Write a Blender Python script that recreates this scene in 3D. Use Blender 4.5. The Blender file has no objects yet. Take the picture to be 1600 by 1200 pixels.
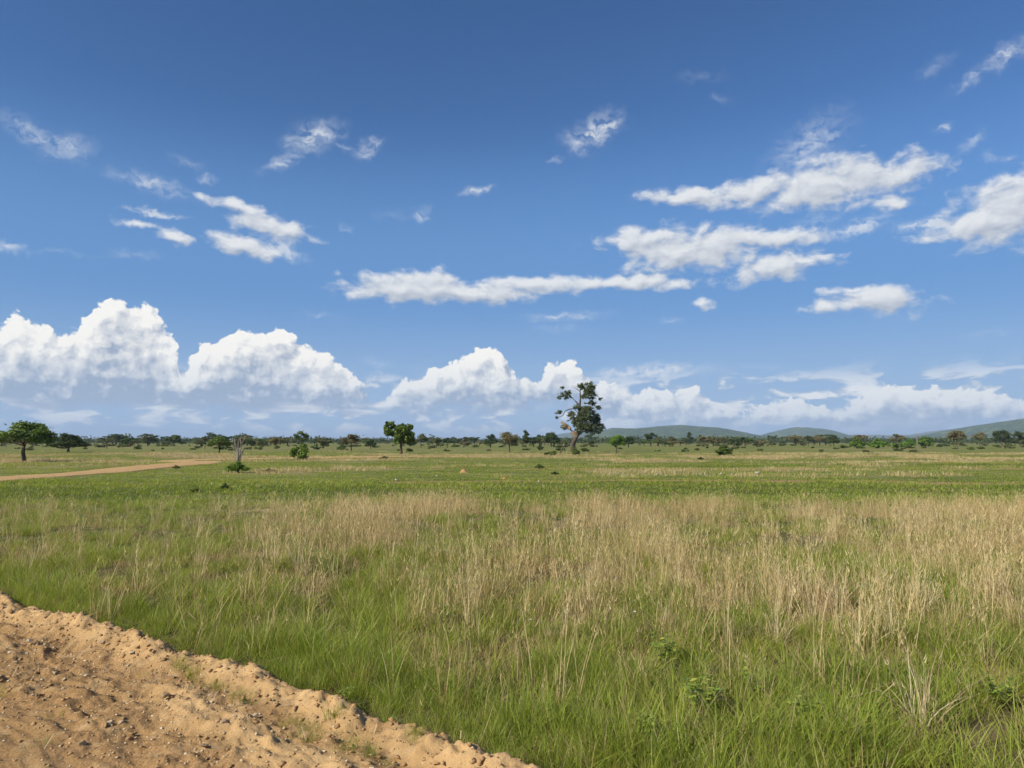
import bpy, bmesh, math, random
import numpy as np
from mathutils import Vector, Matrix, Euler

random.seed(7)
scene = bpy.context.scene
COL = scene.collection
R = math.radians

# ---------------------------------------------------------------- camera
F_PX, CAM_H = 1160.0, 2.3                    # focal length in pixels of a 1600 px wide frame, eye height
PITCH = math.atan(90.0 / F_PX)
cam_data = bpy.data.cameras.new('camera')
cam_data.sensor_width = 36.0
cam_data.angle_x = 2 * math.atan(800.0 / F_PX)
cam_data.clip_start, cam_data.clip_end = 0.1, 60000.0
cam = bpy.data.objects.new('camera', cam_data)
COL.objects.link(cam)
cam.location = (0, 0, CAM_H)
cam.rotation_euler = (math.pi / 2 + PITCH, 0, 0)
scene.camera = cam


def ray(px, py):
    """Direction through a point of the photograph (1600 x 1200)."""
    vx, vy = (px - 800.0) / F_PX, (600.0 - py) / F_PX
    c, s = math.cos(PITCH), math.sin(PITCH)
    return vx, c - s * vy, s + c * vy


def ground_at(px, py, z=0.0):
    x, y, zz = ray(px, py)
    k = (CAM_H - z) / -zz
    return x * k, y * k


def az_el(px, py):
    x, y, z = ray(px, py)
    return math.degrees(math.atan2(x, y)), math.degrees(math.atan2(z, math.hypot(x, y)))


# ---------------------------------------------------------------- sun, exposure, render
SUN_AZ, SUN_EL = -127.0, 37.0                # sun stands to the left and a little behind the viewer
sd = Vector((math.sin(R(SUN_AZ)) * math.cos(R(SUN_EL)), math.cos(R(SUN_AZ)) * math.cos(R(SUN_EL)), math.sin(R(SUN_EL))))
sun_data = bpy.data.lights.new('sun', 'SUN')
sun_data.energy = 5.0
sun_data.angle = R(0.53)
sun_data.color = (1.0, 0.93, 0.82)
sun = bpy.data.objects.new('sun', sun_data)
COL.objects.link(sun)
sun.rotation_euler = sd.to_track_quat('Z', 'Y').to_euler()
sun.location = (0, 0, 50)

scene.view_settings.view_transform = 'Standard'
scene.view_settings.look = 'None'
scene.view_settings.gamma = 1.0
scene.view_settings.exposure = 0.22
scene.view_settings.use_curve_mapping = False
scene.render.engine = 'CYCLES'
scene.cycles.max_bounces = 6
scene.cycles.diffuse_bounces = 2
scene.cycles.glossy_bounces = 2
scene.cycles.transmission_bounces = 4
scene.cycles.transparent_max_bounces = 6
scene.cycles.volume_bounces = 0
scene.cycles.use_adaptive_sampling = True
scene.cycles.adaptive_threshold = 0.02
scene.cycles.adaptive_min_samples = 12
scene.cycles.use_denoising = True
scene.cycles.denoising_prefilter = 'ACCURATE'


# ---------------------------------------------------------------- shader graph helpers
class G:
    """Small expression helper: every call adds a node to the tree and returns its output socket."""
    def __init__(self, tree):
        self.t = tree

    def put(self, sock, v):
        if isinstance(v, bpy.types.NodeSocket):
            self.t.links.new(v, sock)
        elif v is not None:
            sock.default_value = v

    def node(self, kind, **props):
        n = self.t.nodes.new(kind)
        for k, v in props.items():
            setattr(n, k, v)
        return n

    def m(self, op, *a, clamp=False):
        n = self.node('ShaderNodeMath', operation=op, use_clamp=clamp)
        for i, v in enumerate(a):
            self.put(n.inputs[i], v)
        return n.outputs[0]

    def v(self, op, *a):
        n = self.node('ShaderNodeVectorMath', operation=op)
        for i, v in enumerate(a):
            self.put(n.inputs['Scale'] if (op == 'SCALE' and i == 1) else n.inputs[i], v)
        return n.outputs['Value'] if op in ('LENGTH', 'DOT_PRODUCT', 'DISTANCE') else n.outputs['Vector']

    def sep(self, v):
        n = self.node('ShaderNodeSeparateXYZ')
        self.put(n.inputs[0], v)
        return n.outputs

    def comb(self, x, y, z=0.0):
        n = self.node('ShaderNodeCombineXYZ')
        for i, s in enumerate((x, y, z)):
            self.put(n.inputs[i], s)
        return n.outputs[0]

    def noise(self, vec, scale, detail=4.0, rough=0.5, lac=2.0, dist=0.0, dim='3D', color=False):
        n = self.node('ShaderNodeTexNoise', noise_dimensions=dim)
        if vec is not None:
            self.put(n.inputs['Vector'], vec)
        for k, s in (('Scale', scale), ('Detail', detail), ('Roughness', rough), ('Lacunarity', lac), ('Distortion', dist)):
            self.put(n.inputs[k], s)
        return n.outputs['Color'] if color else n.outputs[0]

    def voro(self, vec, scale, detail=0.0, rough=0.5, lac=2.0, feature='F1', dim='2D', smooth=0.5):
        n = self.node('ShaderNodeTexVoronoi', voronoi_dimensions=dim, feature=feature, normalize=False)
        self.put(n.inputs['Vector'], vec)
        for k, s in (('Scale', scale), ('Detail', detail), ('Roughness', rough), ('Lacunarity', lac)):
            self.put(n.inputs[k], s)
        if feature == 'SMOOTH_F1':
            self.put(n.inputs['Smoothness'], smooth)
        return n.outputs['Distance']

    def step(self, v, a, b, c=0.0, d=1.0, smooth=True):
        n = self.node('ShaderNodeMapRange', interpolation_type='SMOOTHSTEP' if smooth else 'LINEAR')
        for i, s in enumerate((v, a, b, c, d)):
            self.put(n.inputs[i], s)
        return n.outputs[0]

    def mix(self, f, a, b, mode='MIX'):
        n = self.node('ShaderNodeMix', data_type='RGBA', blend_type=mode)
        self.put(n.inputs[0], f)
        for i, s in ((6, a), (7, b)):
            self.put(n.inputs[i], (*s, 1.0) if isinstance(s, tuple) and len(s) == 3 else s)
        return n.outputs[2]

    def ramp(self, f, stops):
        n = self.node('ShaderNodeValToRGB')
        el = n.color_ramp.elements
        while len(el) < len(stops):
            el.new(0.5)
        for e, (p, c) in zip(el, stops):
            e.position, e.color = p, (*c, 1.0)
        self.put(n.inputs[0], f)
        return n.outputs[0]


# ---------------------------------------------------------------- world: clear sky with fair-weather cloud
world = bpy.data.worlds.new('World')
scene.world = world
world.use_nodes = True
world.cycles.sampling_method = 'NONE'        # a soft sky: found by the bounced rays themselves
SKY_STRENGTH = 0.1

# cumulus tops along the horizon, as points of the photograph's sky: (x, y of the top)
BANK_TOP = [(-420, 560), (-330, 540), (-240, 565), (-150, 530), (-70, 535), (-20, 508), (10, 496), (35, 486), (62, 500), (95, 500), (122, 492), (140, 478), (152, 464), (176, 456), (206, 468),
            (232, 472), (246, 500), (274, 516), (281, 572), (290, 576), (299, 545), (328, 520), (362, 518), (374, 498), (402, 503), (432, 508),
            (462, 520), (490, 536), (520, 548), (548, 566), (572, 606), (590, 622), (606, 612), (626, 590), (650, 588), (668, 570),
            (700, 564), (716, 550), (740, 548), (762, 532), (786, 544), (804, 580), (830, 584), (850, 574), (866, 550), (888, 548),
            (906, 572), (918, 594), (950, 598), (976, 606), (1000, 612), (1030, 604), (1060, 612), (1084, 598), (1104, 614), (1134, 626),
            (1164, 636), (1190, 626), (1230, 616), (1262, 614), (1292, 622), (1340, 618), (1370, 598), (1400, 588), (1442, 600), (1500, 606),
            (1552, 600), (1604, 606), (1660, 590), (1740, 575), (1840, 600), (1960, 585), (2080, 610)]

# separate clouds higher up: x, y, half width, half height, tilt, body (1 = dense heap, 0.5 = thin wisp)
CLOUDS = [
    (640, 452, 118, 27, 2, 1.0), (740, 456, 130, 22, 1, 1.0), (660, 438, 70, 20, 0, 1.0), (850, 446, 110, 17, -2, 1.0), (970, 443, 140, 13, 0, 1.0),
    (1085, 390, 128, 36, 3, 1.05), (1005, 378, 66, 26, 8, 1.0), (1200, 373, 96, 17, -3, 1.0),
    (1215, 416, 80, 25, -6, 0.95), (1265, 405, 52, 10, -4, 0.85),
    (1295, 288, 120, 36, -4, 1.05), (1185, 298, 120, 24, -4, 1.0), (1080, 305, 92, 15, 3, 1.0), (1410, 274, 66, 23, -5, 0.95), (1405, 317, 40, 15, 5, 0.9),
    (1262, 228, 78, 36, -28, 0.66), (1300, 212, 40, 20, -40, 0.6),
    (1600, 318, 90, 48, -18, 1.05), (1535, 345, 80, 25, -10, 1.0), (1455, 352, 52, 11, 4, 0.8), (1690, 300, 110, 60, 0, 1.0),
    (1345, 354, 48, 13, -14, 0.78), (1280, 342, 45, 9, 0, 0.6),
    (1375, 470, 70, 23, 6, 1.0), (1288, 476, 32, 15, 0, 0.95), (1325, 454, 72, 10, 3, 0.85), (1097, 475, 30, 10, 4, 0.9),
    (885, 494, 84, 10, -2, 0.66), (872, 514, 50, 8, 0, 0.58), (1046, 500, 26, 6, 0, 0.6), (1020, 580, 105, 13, -2, 0.78),
    (372, 325, 66, 13, 9, 0.95), (425, 354, 80, 23, 11, 0.95), (380, 384, 64, 20, 8, 0.95), (440, 388, 44, 15, 20, 0.8), (268, 370, 38, 13, 10, 0.9),
    (212, 350, 36, 10, 12, 0.9), (240, 332, 46, 6, 3, 0.8),
    (62, 216, 66, 18, 22, 0.66), (104, 230, 40, 20, -10, 0.68), (490, 214, 52, 25, -22, 0.74), (440, 254, 42, 11, -25, 0.68), (577, 232, 30, 14, -30, 0.7),
    (546, 234, 26, 7, 8, 0.6), (238, 287, 70, 15, 10, 0.68), (322, 280, 16, 7, 0, 0.7), (292, 254, 34, 10, 12, 0.58),
    (935, 203, 50, 24, -24, 0.76), (902, 224, 34, 18, 24, 0.66), (872, 247, 18, 6, -8, 0.62), (745, 298, 32, 8, -6, 0.78), (14, 385, 24, 10, 10, 0.74),
    (660, 334, 18, 12, -20, 0.68), (614, 336, 42, 12, 0, 0.54), (541, 355, 13, 6, 0, 0.62), (210, 398, 44, 8, -4, 0.58), (104, 395, 46, 6, 0, 0.58),
    (1580, 82, 44, 15, -18, 0.7), (1522, 119, 40, 10, -26, 0.64), (1460, 106, 34, 10, -20, 0.57), (1095, 120, 44, 9, 4, 0.55), (1126, 155, 22, 8, 20, 0.55),
    (1476, 200, 15, 8, -20, 0.64), (1518, 221, 24, 9, -30, 0.6), (1555, 246, 26, 9, 20, 0.57), (500, 492, 42, 5, 0, 0.6), (590, 568, 26, 9, 10, 0.6),
    (1545, 522, 40, 6, 0, 0.56),
]
CLOUDS = [(*az_el(c[0], c[1]), c[2] / 20.2, c[3] / 20.2, c[4], c[5]) for c in CLOUDS]


def near_zone(c, z):
    """Whether a cloud can reach into a zone (azimuth from, to, elevation from, to)."""
    t = abs(math.sin(R(c[4])))
    hx, hy = 1.75 * (c[2] + c[3] * t) + 1.4, 1.75 * (c[3] + c[2] * t) + 0.9
    return c[0] - hx < z[1] and c[0] + hx > z[0] and c[1] - hy < z[3] and c[1] + hy > z[2]


def wisp_group(clouds):
    """Thin torn veils: cover at a sky position."""
    t = bpy.data.node_groups.new('wisp_cover', 'ShaderNodeTree')
    t.interface.new_socket('Vector', in_out='INPUT', socket_type='NodeSocketVector')
    t.interface.new_socket('Cover', in_out='OUTPUT', socket_type='NodeSocketFloat')
    g = G(t)
    gi, go = t.nodes.new('NodeGroupInput'), t.nodes.new('NodeGroupOutput')
    p = gi.outputs[0]
    wob = g.v('SUBTRACT', g.noise(p, 0.9, 4.0, 0.6, dim='2D', color=True), (0.5, 0.5, 0.5))
    pw = g.v('ADD', p, g.v('MULTIPLY', wob, (1.8, 1.1, 0.0)))
    best = None
    for i, (a, e, rx, ry, tilt, body) in enumerate(clouds):
        if i and i % 8 == 0:
            pw = g.v('ADD', pw, g.comb(g.m('MULTIPLY', best, 1e-7), 0.0))
        n = g.node('ShaderNodeMapping', vector_type='TEXTURE')
        g.put(n.inputs[0], pw)
        n.inputs['Location'].default_value = (a, e, 0)
        n.inputs['Rotation'].default_value = (0, 0, -R(tilt))
        n.inputs['Scale'].default_value = (rx * 1.3, ry * 1.35, 1)
        b = (body - .40) * 2.3
        s = g.m('MULTIPLY_ADD', g.v('LENGTH', n.outputs[0]), -b, b)
        best = s if best is None else g.m('MAXIMUM', best, s)
    best = g.m('MAXIMUM', best, 0.0)
    n1 = g.noise(g.v('MULTIPLY', pw, (0.7, 1.4, 1.0)), 1.3, 7.0, 0.60, dim='2D', dist=0.15)
    f = g.step(n1, 0.34, 0.68, 0.05, 1.0, smooth=False)
    d = g.m('MULTIPLY', g.step(best, 0.0, 0.75), f)
    t.links.new(g.m('MINIMUM', g.m('MULTIPLY', d, g.m('MULTIPLY_ADD', best, 1.0, 0.22)), 0.70), go.inputs[0])
    return t


def cloud_group(clouds):
    """Optical depth of the separate clouds at a sky position (azimuth, elevation in degrees)."""
    t = bpy.data.node_groups.new('cloud_depth', 'ShaderNodeTree')
    t.interface.new_socket('Vector', in_out='INPUT', socket_type='NodeSocketVector')
    t.interface.new_socket('Depth', in_out='OUTPUT', socket_type='NodeSocketFloat')
    g = G(t)
    gi, go = t.nodes.new('NodeGroupInput'), t.nodes.new('NodeGroupOutput')
    p = gi.outputs[0]
    wob = g.noise(p, 0.5, 3.0, 0.55, dim='2D', color=True)
    wob = g.v('SUBTRACT', wob, (0.5, 0.5, 0.5))
    pw = g.v('ADD', p, g.v('MULTIPLY', wob, (2.0, 0.9, 0.0)))
    best = None
    for i, (a, e, rx, ry, tilt, body) in enumerate(clouds):
        if i and i % 8 == 0:                 # ties this batch to the one before, so that few values are alive at once
            pw = g.v('ADD', pw, g.comb(g.m('MULTIPLY', best, 1e-7), 0.0))
        if abs(tilt) < 4:
            q = g.v('MULTIPLY_ADD', pw, (1 / rx, 1 / ry, 0), (-a / rx, -e / ry, 0))
        else:
            n = g.node('ShaderNodeMapping', vector_type='TEXTURE')
            g.put(n.inputs[0], pw)
            n.inputs['Location'].default_value = (a, e, 0)
            n.inputs['Rotation'].default_value = (0, 0, -R(tilt))
            n.inputs['Scale'].default_value = (rx, ry, 1)
            q = n.outputs[0]
        s = g.m('MULTIPLY_ADD', g.v('LENGTH', q), -0.85 * body, 1.0 * body - (1 - body) * 0.95)
        best = s if best is None else g.m('MAXIMUM', best, s)
    best = g.m('MINIMUM', g.m('MAXIMUM', best, -0.7), 0.85)
    ps = g.v('MULTIPLY', p, (0.62, 1.1, 1.0))
    n1 = g.noise(ps, 0.75, 7.0, 0.57, dim='2D', dist=0.2)
    d = g.m('ADD', best, g.m('MULTIPLY_ADD', n1, 1.45, -0.80))
    t.links.new(d, go.inputs[0])
    return t


def bank_group():
    """The same for the heaped clouds along the horizon."""
    t = bpy.data.node_groups.new('bank_depth', 'ShaderNodeTree')
    t.interface.new_socket('Vector', in_out='INPUT', socket_type='NodeSocketVector')
    t.interface.new_socket('Depth', in_out='OUTPUT', socket_type='NodeSocketFloat')
    t.interface.new_socket('Below', in_out='OUTPUT', socket_type='NodeSocketFloat')
    g = G(t)
    gi, go = t.nodes.new('NodeGroupInput'), t.nodes.new('NodeGroupOutput')
    p = gi.outputs[0]
    wob = g.v('SUBTRACT', g.noise(p, 0.8, 4.0, 0.6, dim='2D', color=True), (0.5, 0.5, 0.5))
    pw = g.v('ADD', p, g.v('MULTIPLY', wob, (1.3, 1.0, 0.0)))
    x, y, _ = g.sep(pw)
    cv = g.node('ShaderNodeFloatCurve')
    c = cv.mapping.curves[0]
    pts = sorted((az_el(*q) for q in BANK_TOP))
    pts = [((a + 55) / 110, e / 16) for a, e in pts]
    c.points[0].location = pts[0]
    c.points[1].location = pts[-1]
    for q in pts[1:-1]:
        c.points.new(*q)
    cv.mapping.update()
    g.put(cv.inputs['Value'], g.m('DIVIDE', g.m('ADD', x, 55.0), 110.0, clamp=True))
    top = g.m('MULTIPLY', cv.outputs[0], 16.0)
    below = g.m('SUBTRACT', top, y)                       # degrees under the top
    s = g.m('MINIMUM', g.m('MULTIPLY', below, 0.75), 0.9)
    # cauliflower heads: rounded cells on several scales
    v1 = g.voro(pw, 0.55, 4.0, 0.52, 2.3, 'SMOOTH_F1', smooth=0.32)
    n1 = g.noise(g.v('MULTIPLY', p, (0.6, 1.0, 1.0)), 0.42, 7.0, 0.56, dim='2D')
    d = g.m('ADD', s, g.m('MULTIPLY_ADD', v1, -0.74, 0.45))
    d = g.m('ADD', d, g.m('MULTIPLY_ADD', n1, 1.5, -0.80))
    t.links.new(d, go.inputs[0])
    t.links.new(below, go.inputs[1])
    return t


def build_world():
    t = world.node_tree
    t.nodes.clear()
    g = G(t)
    sky = g.node('ShaderNodeTexSky', sky_type='NISHITA', sun_disc=False)
    sky.sun_elevation, sky.sun_rotation = R(SUN_EL), R(SUN_AZ)
    sky.altitude, sky.air_density, sky.dust_density, sky.ozone_density = 900.0, 1.1, 0.25, 3.0
    gam = g.node('ShaderNodeGamma')
    g.put(gam.inputs[0], sky.outputs[0])
    gam.inputs[1].default_value = SKY_GAMMA
    base = g.mix(1.0, gam.outputs[0], SKY_TINT, 'MULTIPLY')
    tc = g.node('ShaderNodeTexCoord').outputs['Generated']
    dx, dy, dz = g.sep(g.v('NORMALIZE', tc))
    DEG = 180 / math.pi
    az = g.m('MULTIPLY', g.m('ARCTAN2', dx, dy), DEG)
    el = g.m('MULTIPLY', g.m('ARCSINE', dz), DEG)
    p = g.comb(az, el)
    k = 0.88 / SKY_STRENGTH

    def rgb(*c):
        return tuple(x * k for x in c)

    air_col = rgb(0.345, 0.495, 0.715)
    base = g.mix(g.step(el, 25.0, 11.0, 0.0, 0.85), base, rgb(0.142, 0.305, 0.605))
    base = g.mix(g.step(el, 12.0, 0.5, 0.0, 0.97), base, air_col)

    def group(tree, vec):
        n = g.node('ShaderNodeGroup')
        n.node_tree = tree
        g.put(n.inputs[0], vec)
        return n.outputs

    def shader(col):
        bg = g.node('ShaderNodeBackground')
        g.put(bg.inputs[0], col)
        bg.inputs[1].default_value = SKY_STRENGTH
        return bg.outputs[0]

    def with_clouds(col, zone):
        cs = [c for c in CLOUDS if near_zone(c, zone)]
        ws, cs = [c for c in cs if c[5] < .84], [c for c in cs if c[5] >= .84]
        if ws:
            col = g.mix(group(wisp_group(ws), p)[0], col, rgb(0.74, 0.78, 0.83))
        if not cs:
            return col
        ct = cloud_group(cs)
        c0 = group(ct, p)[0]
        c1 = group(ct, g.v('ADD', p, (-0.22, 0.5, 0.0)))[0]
        cl = g.m('MULTIPLY_ADD', g.m('SUBTRACT', c0, c1), 1.0, 0.54, clamp=True)  # painted shading: sunward sides whiter, far sides greyer, from the depth difference
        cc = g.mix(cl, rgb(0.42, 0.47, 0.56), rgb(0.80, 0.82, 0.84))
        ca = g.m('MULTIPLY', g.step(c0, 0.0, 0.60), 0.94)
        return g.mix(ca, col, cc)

    def with_bank(col, bt):
        # small flat clouds and streaks in the haze under the heaps
        st = g.noise(g.v('MULTIPLY', p, (0.30, 0.95, 1.0)), 1.0, 6.0, 0.58, dim='2D', dist=0.3)
        stm = g.m('MULTIPLY', g.step(st, 0.44, 0.58), g.step(el, 0.2, 1.2))
        stm = g.m('MULTIPLY', stm, g.step(el, 6.0, 3.4))
        sc = g.mix(g.step(st, 0.48, 0.64), rgb(0.42, 0.52, 0.67), rgb(0.84, 0.86, 0.88))
        sc = g.mix(g.step(el, 0.6, 3.2, 0.45, 0.0), sc, air_col)
        col = g.mix(g.m('MULTIPLY', stm, 0.85), col, sc)
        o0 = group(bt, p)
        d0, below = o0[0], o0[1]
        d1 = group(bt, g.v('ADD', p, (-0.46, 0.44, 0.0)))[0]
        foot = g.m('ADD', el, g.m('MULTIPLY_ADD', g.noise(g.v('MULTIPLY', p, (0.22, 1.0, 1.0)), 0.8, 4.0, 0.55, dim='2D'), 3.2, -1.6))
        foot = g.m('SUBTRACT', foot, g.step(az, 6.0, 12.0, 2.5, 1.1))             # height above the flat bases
        light = g.m('MULTIPLY_ADD', g.m('SUBTRACT', d0, d1), 1.1, 0.49)  # sunlight and shade on the heaps, painted into the sky colour
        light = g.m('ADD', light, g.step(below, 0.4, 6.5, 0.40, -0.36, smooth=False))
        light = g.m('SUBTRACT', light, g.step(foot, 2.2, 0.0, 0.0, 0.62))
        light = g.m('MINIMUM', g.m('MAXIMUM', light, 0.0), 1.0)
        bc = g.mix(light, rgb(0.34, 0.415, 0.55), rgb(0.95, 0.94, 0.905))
        bc = g.mix(g.step(el, 0.5, 6.5, 0.55, 0.0, smooth=False), bc, air_col)   # distance haze painted in: low heaps fade to the air colour
        ba = g.step(d0, 0.0, 0.20)
        ba = g.m('MULTIPLY', ba, g.m('MULTIPLY', g.step(foot, -0.8, 0.6), g.step(g.m('ABSOLUTE', az), 41.0, 38.0)))
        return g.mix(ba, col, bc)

    def fork(test, when_low, when_high):
        n = g.node('ShaderNodeMixShader')
        g.put(n.inputs[0], test)
        g.put(n.inputs[1], when_low)
        g.put(n.inputs[2], when_high)
        return n.outputs[0]

    def columns(edges, make):
        """One shader per azimuth column; only the column a ray falls into is worked out."""
        if len(edges) == 2:
            return make(edges[0], edges[1])
        mid = len(edges) // 2
        return fork(g.m('GREATER_THAN', az, edges[mid]), columns(edges[:mid + 1], make), columns(edges[mid:], make))

    def all_round(col):
        """Beyond the picture the same weather goes on: heaps low down, scattered clouds above."""
        q = g.v('MULTIPLY', g.v('NORMALIZE', tc), (6.0, 6.0, 17.0))
        n = g.noise(q, 1.0, 5.0, 0.56)
        cut = g.step(el, 4.0, 20.0, 0.50, 0.60, smooth=False)
        a = g.step(g.m('SUBTRACT', n, cut), 0.0, 0.09)
        a = g.m('MULTIPLY', a, g.m('MULTIPLY', g.step(g.m('ABSOLUTE', az), 41.0, 47.0), g.step(el, 44.0, 30.0, 0.0, 0.92)))
        return g.mix(a, col, g.mix(g.step(g.m('SUBTRACT', n, cut), 0.0, 0.2), rgb(0.62, 0.66, 0.71), rgb(0.85, 0.86, 0.86)))

    bt = bank_group()
    outside = shader(all_round(base))
    plain = shader(base)
    frame = [-41, -27, -17, -6, 4, 15, 25, 41]
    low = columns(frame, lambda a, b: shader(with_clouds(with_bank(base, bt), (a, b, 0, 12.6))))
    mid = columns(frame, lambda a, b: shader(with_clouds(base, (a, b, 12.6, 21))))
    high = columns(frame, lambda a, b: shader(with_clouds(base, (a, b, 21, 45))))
    front = fork(g.m('GREATER_THAN', el, 12.6), low, fork(g.m('GREATER_THAN', el, 21.0), mid, high))
    ring = fork(g.m('GREATER_THAN', g.m('ABSOLUTE', az), 41.0), front, outside)
    allsky = fork(g.m('GREATER_THAN', el, -0.3), plain, fork(g.m('GREATER_THAN', el, 44.0), ring, plain))
    out = g.node('ShaderNodeOutputWorld')
    t.links.new(allsky, out.inputs[0])


SKY_TINT, SKY_GAMMA = (0.47, 0.61, 0.72), 1.22
build_world()


# ---------------------------------------------------------------- numbers: noise, meshes, materials
def _hash(ix, iy, seed):
    h = (ix.astype(np.int64) * 374761393 + iy.astype(np.int64) * 668265263 + seed * 974711) & 0xffffffff
    h = ((h ^ (h >> 13)) * 1274126177) & 0xffffffff
    h = ((h ^ (h >> 16)) * 2246822519) & 0xffffffff
    return (h ^ (h >> 15)).astype(np.float64) / 4294967296.0


def vnoise(x, y, seed=0):
    x, y = np.asarray(x, float), np.asarray(y, float)
    ix, iy = np.floor(x), np.floor(y)
    fx, fy = x - ix, y - iy
    fx, fy = fx * fx * fx * (fx * (fx * 6 - 15) + 10), fy * fy * fy * (fy * (fy * 6 - 15) + 10)
    a, b = _hash(ix, iy, seed), _hash(ix + 1, iy, seed)
    c, d = _hash(ix, iy + 1, seed), _hash(ix + 1, iy + 1, seed)
    return (a + (b - a) * fx) * (1 - fy) + (c + (d - c) * fx) * fy


def fbm(x, y, seed=0, octaves=4, gain=0.5):
    s, a, n = 0.0, 1.0, 0.0
    for o in range(octaves):
        c, k = math.cos(0.7 * o), math.sin(0.7 * o)
        f = 2.03 ** o
        s = s + a * vnoise((x * c - y * k) * f, (x * k + y * c) * f, seed + 17 * o)
        n += a
        a *= gain
    return s / n


def cells(x, y, seed=0):
    """Distance to the nearest of a jittered set of points (one per unit cell), and that cell's own number."""
    x, y = np.asarray(x, float), np.asarray(y, float)
    ix, iy = np.floor(x), np.floor(y)
    best, num = np.full(x.shape, 9.0), np.zeros(x.shape)
    for ox in (-1, 0, 1):
        for oy in (-1, 0, 1):
            cx, cy = ix + ox, iy + oy
            d = np.hypot(cx + _hash(cx, cy, seed) - x, cy + _hash(cx, cy, seed + 5) - y)
            m = d < best
            best = np.where(m, d, best)
            num = np.where(m, _hash(cx, cy, seed + 9), num)
    return best, num


def sm(a, b, x):
    t = np.clip((np.asarray(x, float) - a) / (b - a), 0, 1)
    return t * t * (3 - 2 * t)


def mesh_from(name, verts, faces, mat=None, smooth=False, attrs=None):
    """verts (n,3); faces: array (m,3 or 4) or a list of such arrays."""
    me = bpy.data.meshes.new(name)
    verts = np.asarray(verts, np.float32)
    fl = [np.asarray(f, np.int32) for f in (faces if isinstance(faces, list) else [faces])]
    fl = [f for f in fl if len(f)]
    me.vertices.add(len(verts))
    me.vertices.foreach_set('co', verts.ravel())
    if fl:
        tot = np.concatenate([np.full(len(f), f.shape[1], np.int32) for f in fl])
        idx = np.concatenate([f.ravel() for f in fl])
        me.loops.add(len(idx))
        me.loops.foreach_set('vertex_index', idx)
        me.polygons.add(len(tot))
        me.polygons.foreach_set('loop_start', np.concatenate([[0], np.cumsum(tot)[:-1]]).astype(np.int32))
        me.polygons.foreach_set('loop_total', tot)
        if smooth:
            me.polygons.foreach_set('use_smooth', np.ones(len(tot), bool))
    for k, v in (attrs or {}).items():
        v = np.asarray(v, np.float32)
        if v.ndim == 1:
            me.attributes.new(k, 'FLOAT', 'POINT').data.foreach_set('value', v)
        else:
            me.attributes.new(k, 'FLOAT_VECTOR', 'POINT').data.foreach_set('vector', v.ravel())
    me.update(calc_edges=True)
    me.validate()
    if mat:
        me.materials.append(mat)
    return me


def link(name, data, parent=None, **props):
    o = bpy.data.objects.new(name, data)
    COL.objects.link(o)
    if parent is not None:
        o.parent = parent
    for k, v in props.items():
        if v is not None:
            o[k] = v
    return o


def copy_thing(src, label, group=None):
    """A copy of a thing together with copies of its parts (mesh data shared)."""
    r = src.copy()
    COL.objects.link(r)
    r['label'] = label
    if group:
        r['group'] = group
    for ch in src.children:
        c = ch.copy()
        COL.objects.link(c)
        c.parent = r
        for gch in ch.children:
            d = gch.copy()
            COL.objects.link(d)
            d.parent = c
    return r


def material(name, build):
    m = bpy.data.materials.new(name)
    m.use_nodes = True
    t = m.node_tree
    t.nodes.clear()
    g = G(t)
    out = g.node('ShaderNodeOutputMaterial')
    t.links.new(build(g), out.inputs['Surface'])
    return m


def principled(g, color, rough=0.8, spec=0.25, normal=None):
    n = g.node('ShaderNodeBsdfPrincipled')
    g.put(n.inputs['Base Color'], (*color, 1.0) if isinstance(color, tuple) and len(color) == 3 else color)
    g.put(n.inputs['Roughness'], rough)
    g.put(n.inputs['Specular IOR Level'], spec)
    if normal is not None:
        g.put(n.inputs['Normal'], normal)
    return n.outputs[0]


def leafy(g, color, through=0.35, rough=0.6, spec=0.25, warm=(1.15, 1.1, 0.55)):
    """Leaf or blade: reflects, and lets part of the light through."""
    a = principled(g, color, rough, spec)
    tr = g.node('ShaderNodeBsdfTranslucent')
    g.put(tr.inputs[0], g.mix(1.0, color, warm, 'MULTIPLY'))
    mx = g.node('ShaderNodeMixShader')
    mx.inputs[0].default_value = through
    g.put(mx.inputs[1], a)
    g.put(mx.inputs[2], tr.outputs[0])
    return mx.outputs[0]


def attr(g, name, kind='GEOMETRY', out='Fac'):
    n = g.node('ShaderNodeAttribute', attribute_name=name, attribute_type=kind)
    return n.outputs[out]


def bump(g, height, strength=0.5, dist=0.02):
    n = g.node('ShaderNodeBump')
    n.inputs['Strength'].default_value = strength
    n.inputs['Distance'].default_value = dist
    g.put(n.inputs['Height'], height)
    return n.outputs[0]


# ---------------------------------------------------------------- the lie of the land
EDGE = np.array([(6.9, 0.2), (3.3, 3.0), (0.22, 5.3), (-3.6, 8.25), (-7.5, 10.9), (-12, 14.3), (-17, 18.2), (-22.2, 23), (-26, 29), (-27.9, 36), (-28.6, 44), (-29.4, 58),
                 (-30.0, 70), (-30.6, 78), (-32.6, 84.5), (-36.5, 90), (-40.5, 94), (-41, 97.5), (-37, 101), (-29, 105), (-18, 110), (-4, 117)], float)


def _resample(poly, n):
    for _ in range(3):                                    # round the corners
        q = [poly[0]]
        for a, b in zip(poly[:-1], poly[1:]):
            q += [a * .75 + b * .25, a * .25 + b * .75]
        poly = np.array(q + [poly[-1]])
    s = np.concatenate([[0], np.cumsum(np.hypot(*np.diff(poly, axis=0).T))])
    u = np.linspace(0, s[-1], n)
    return u, np.stack([np.interp(u, s, poly[:, 0]), np.interp(u, s, poly[:, 1])], 1)


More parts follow.
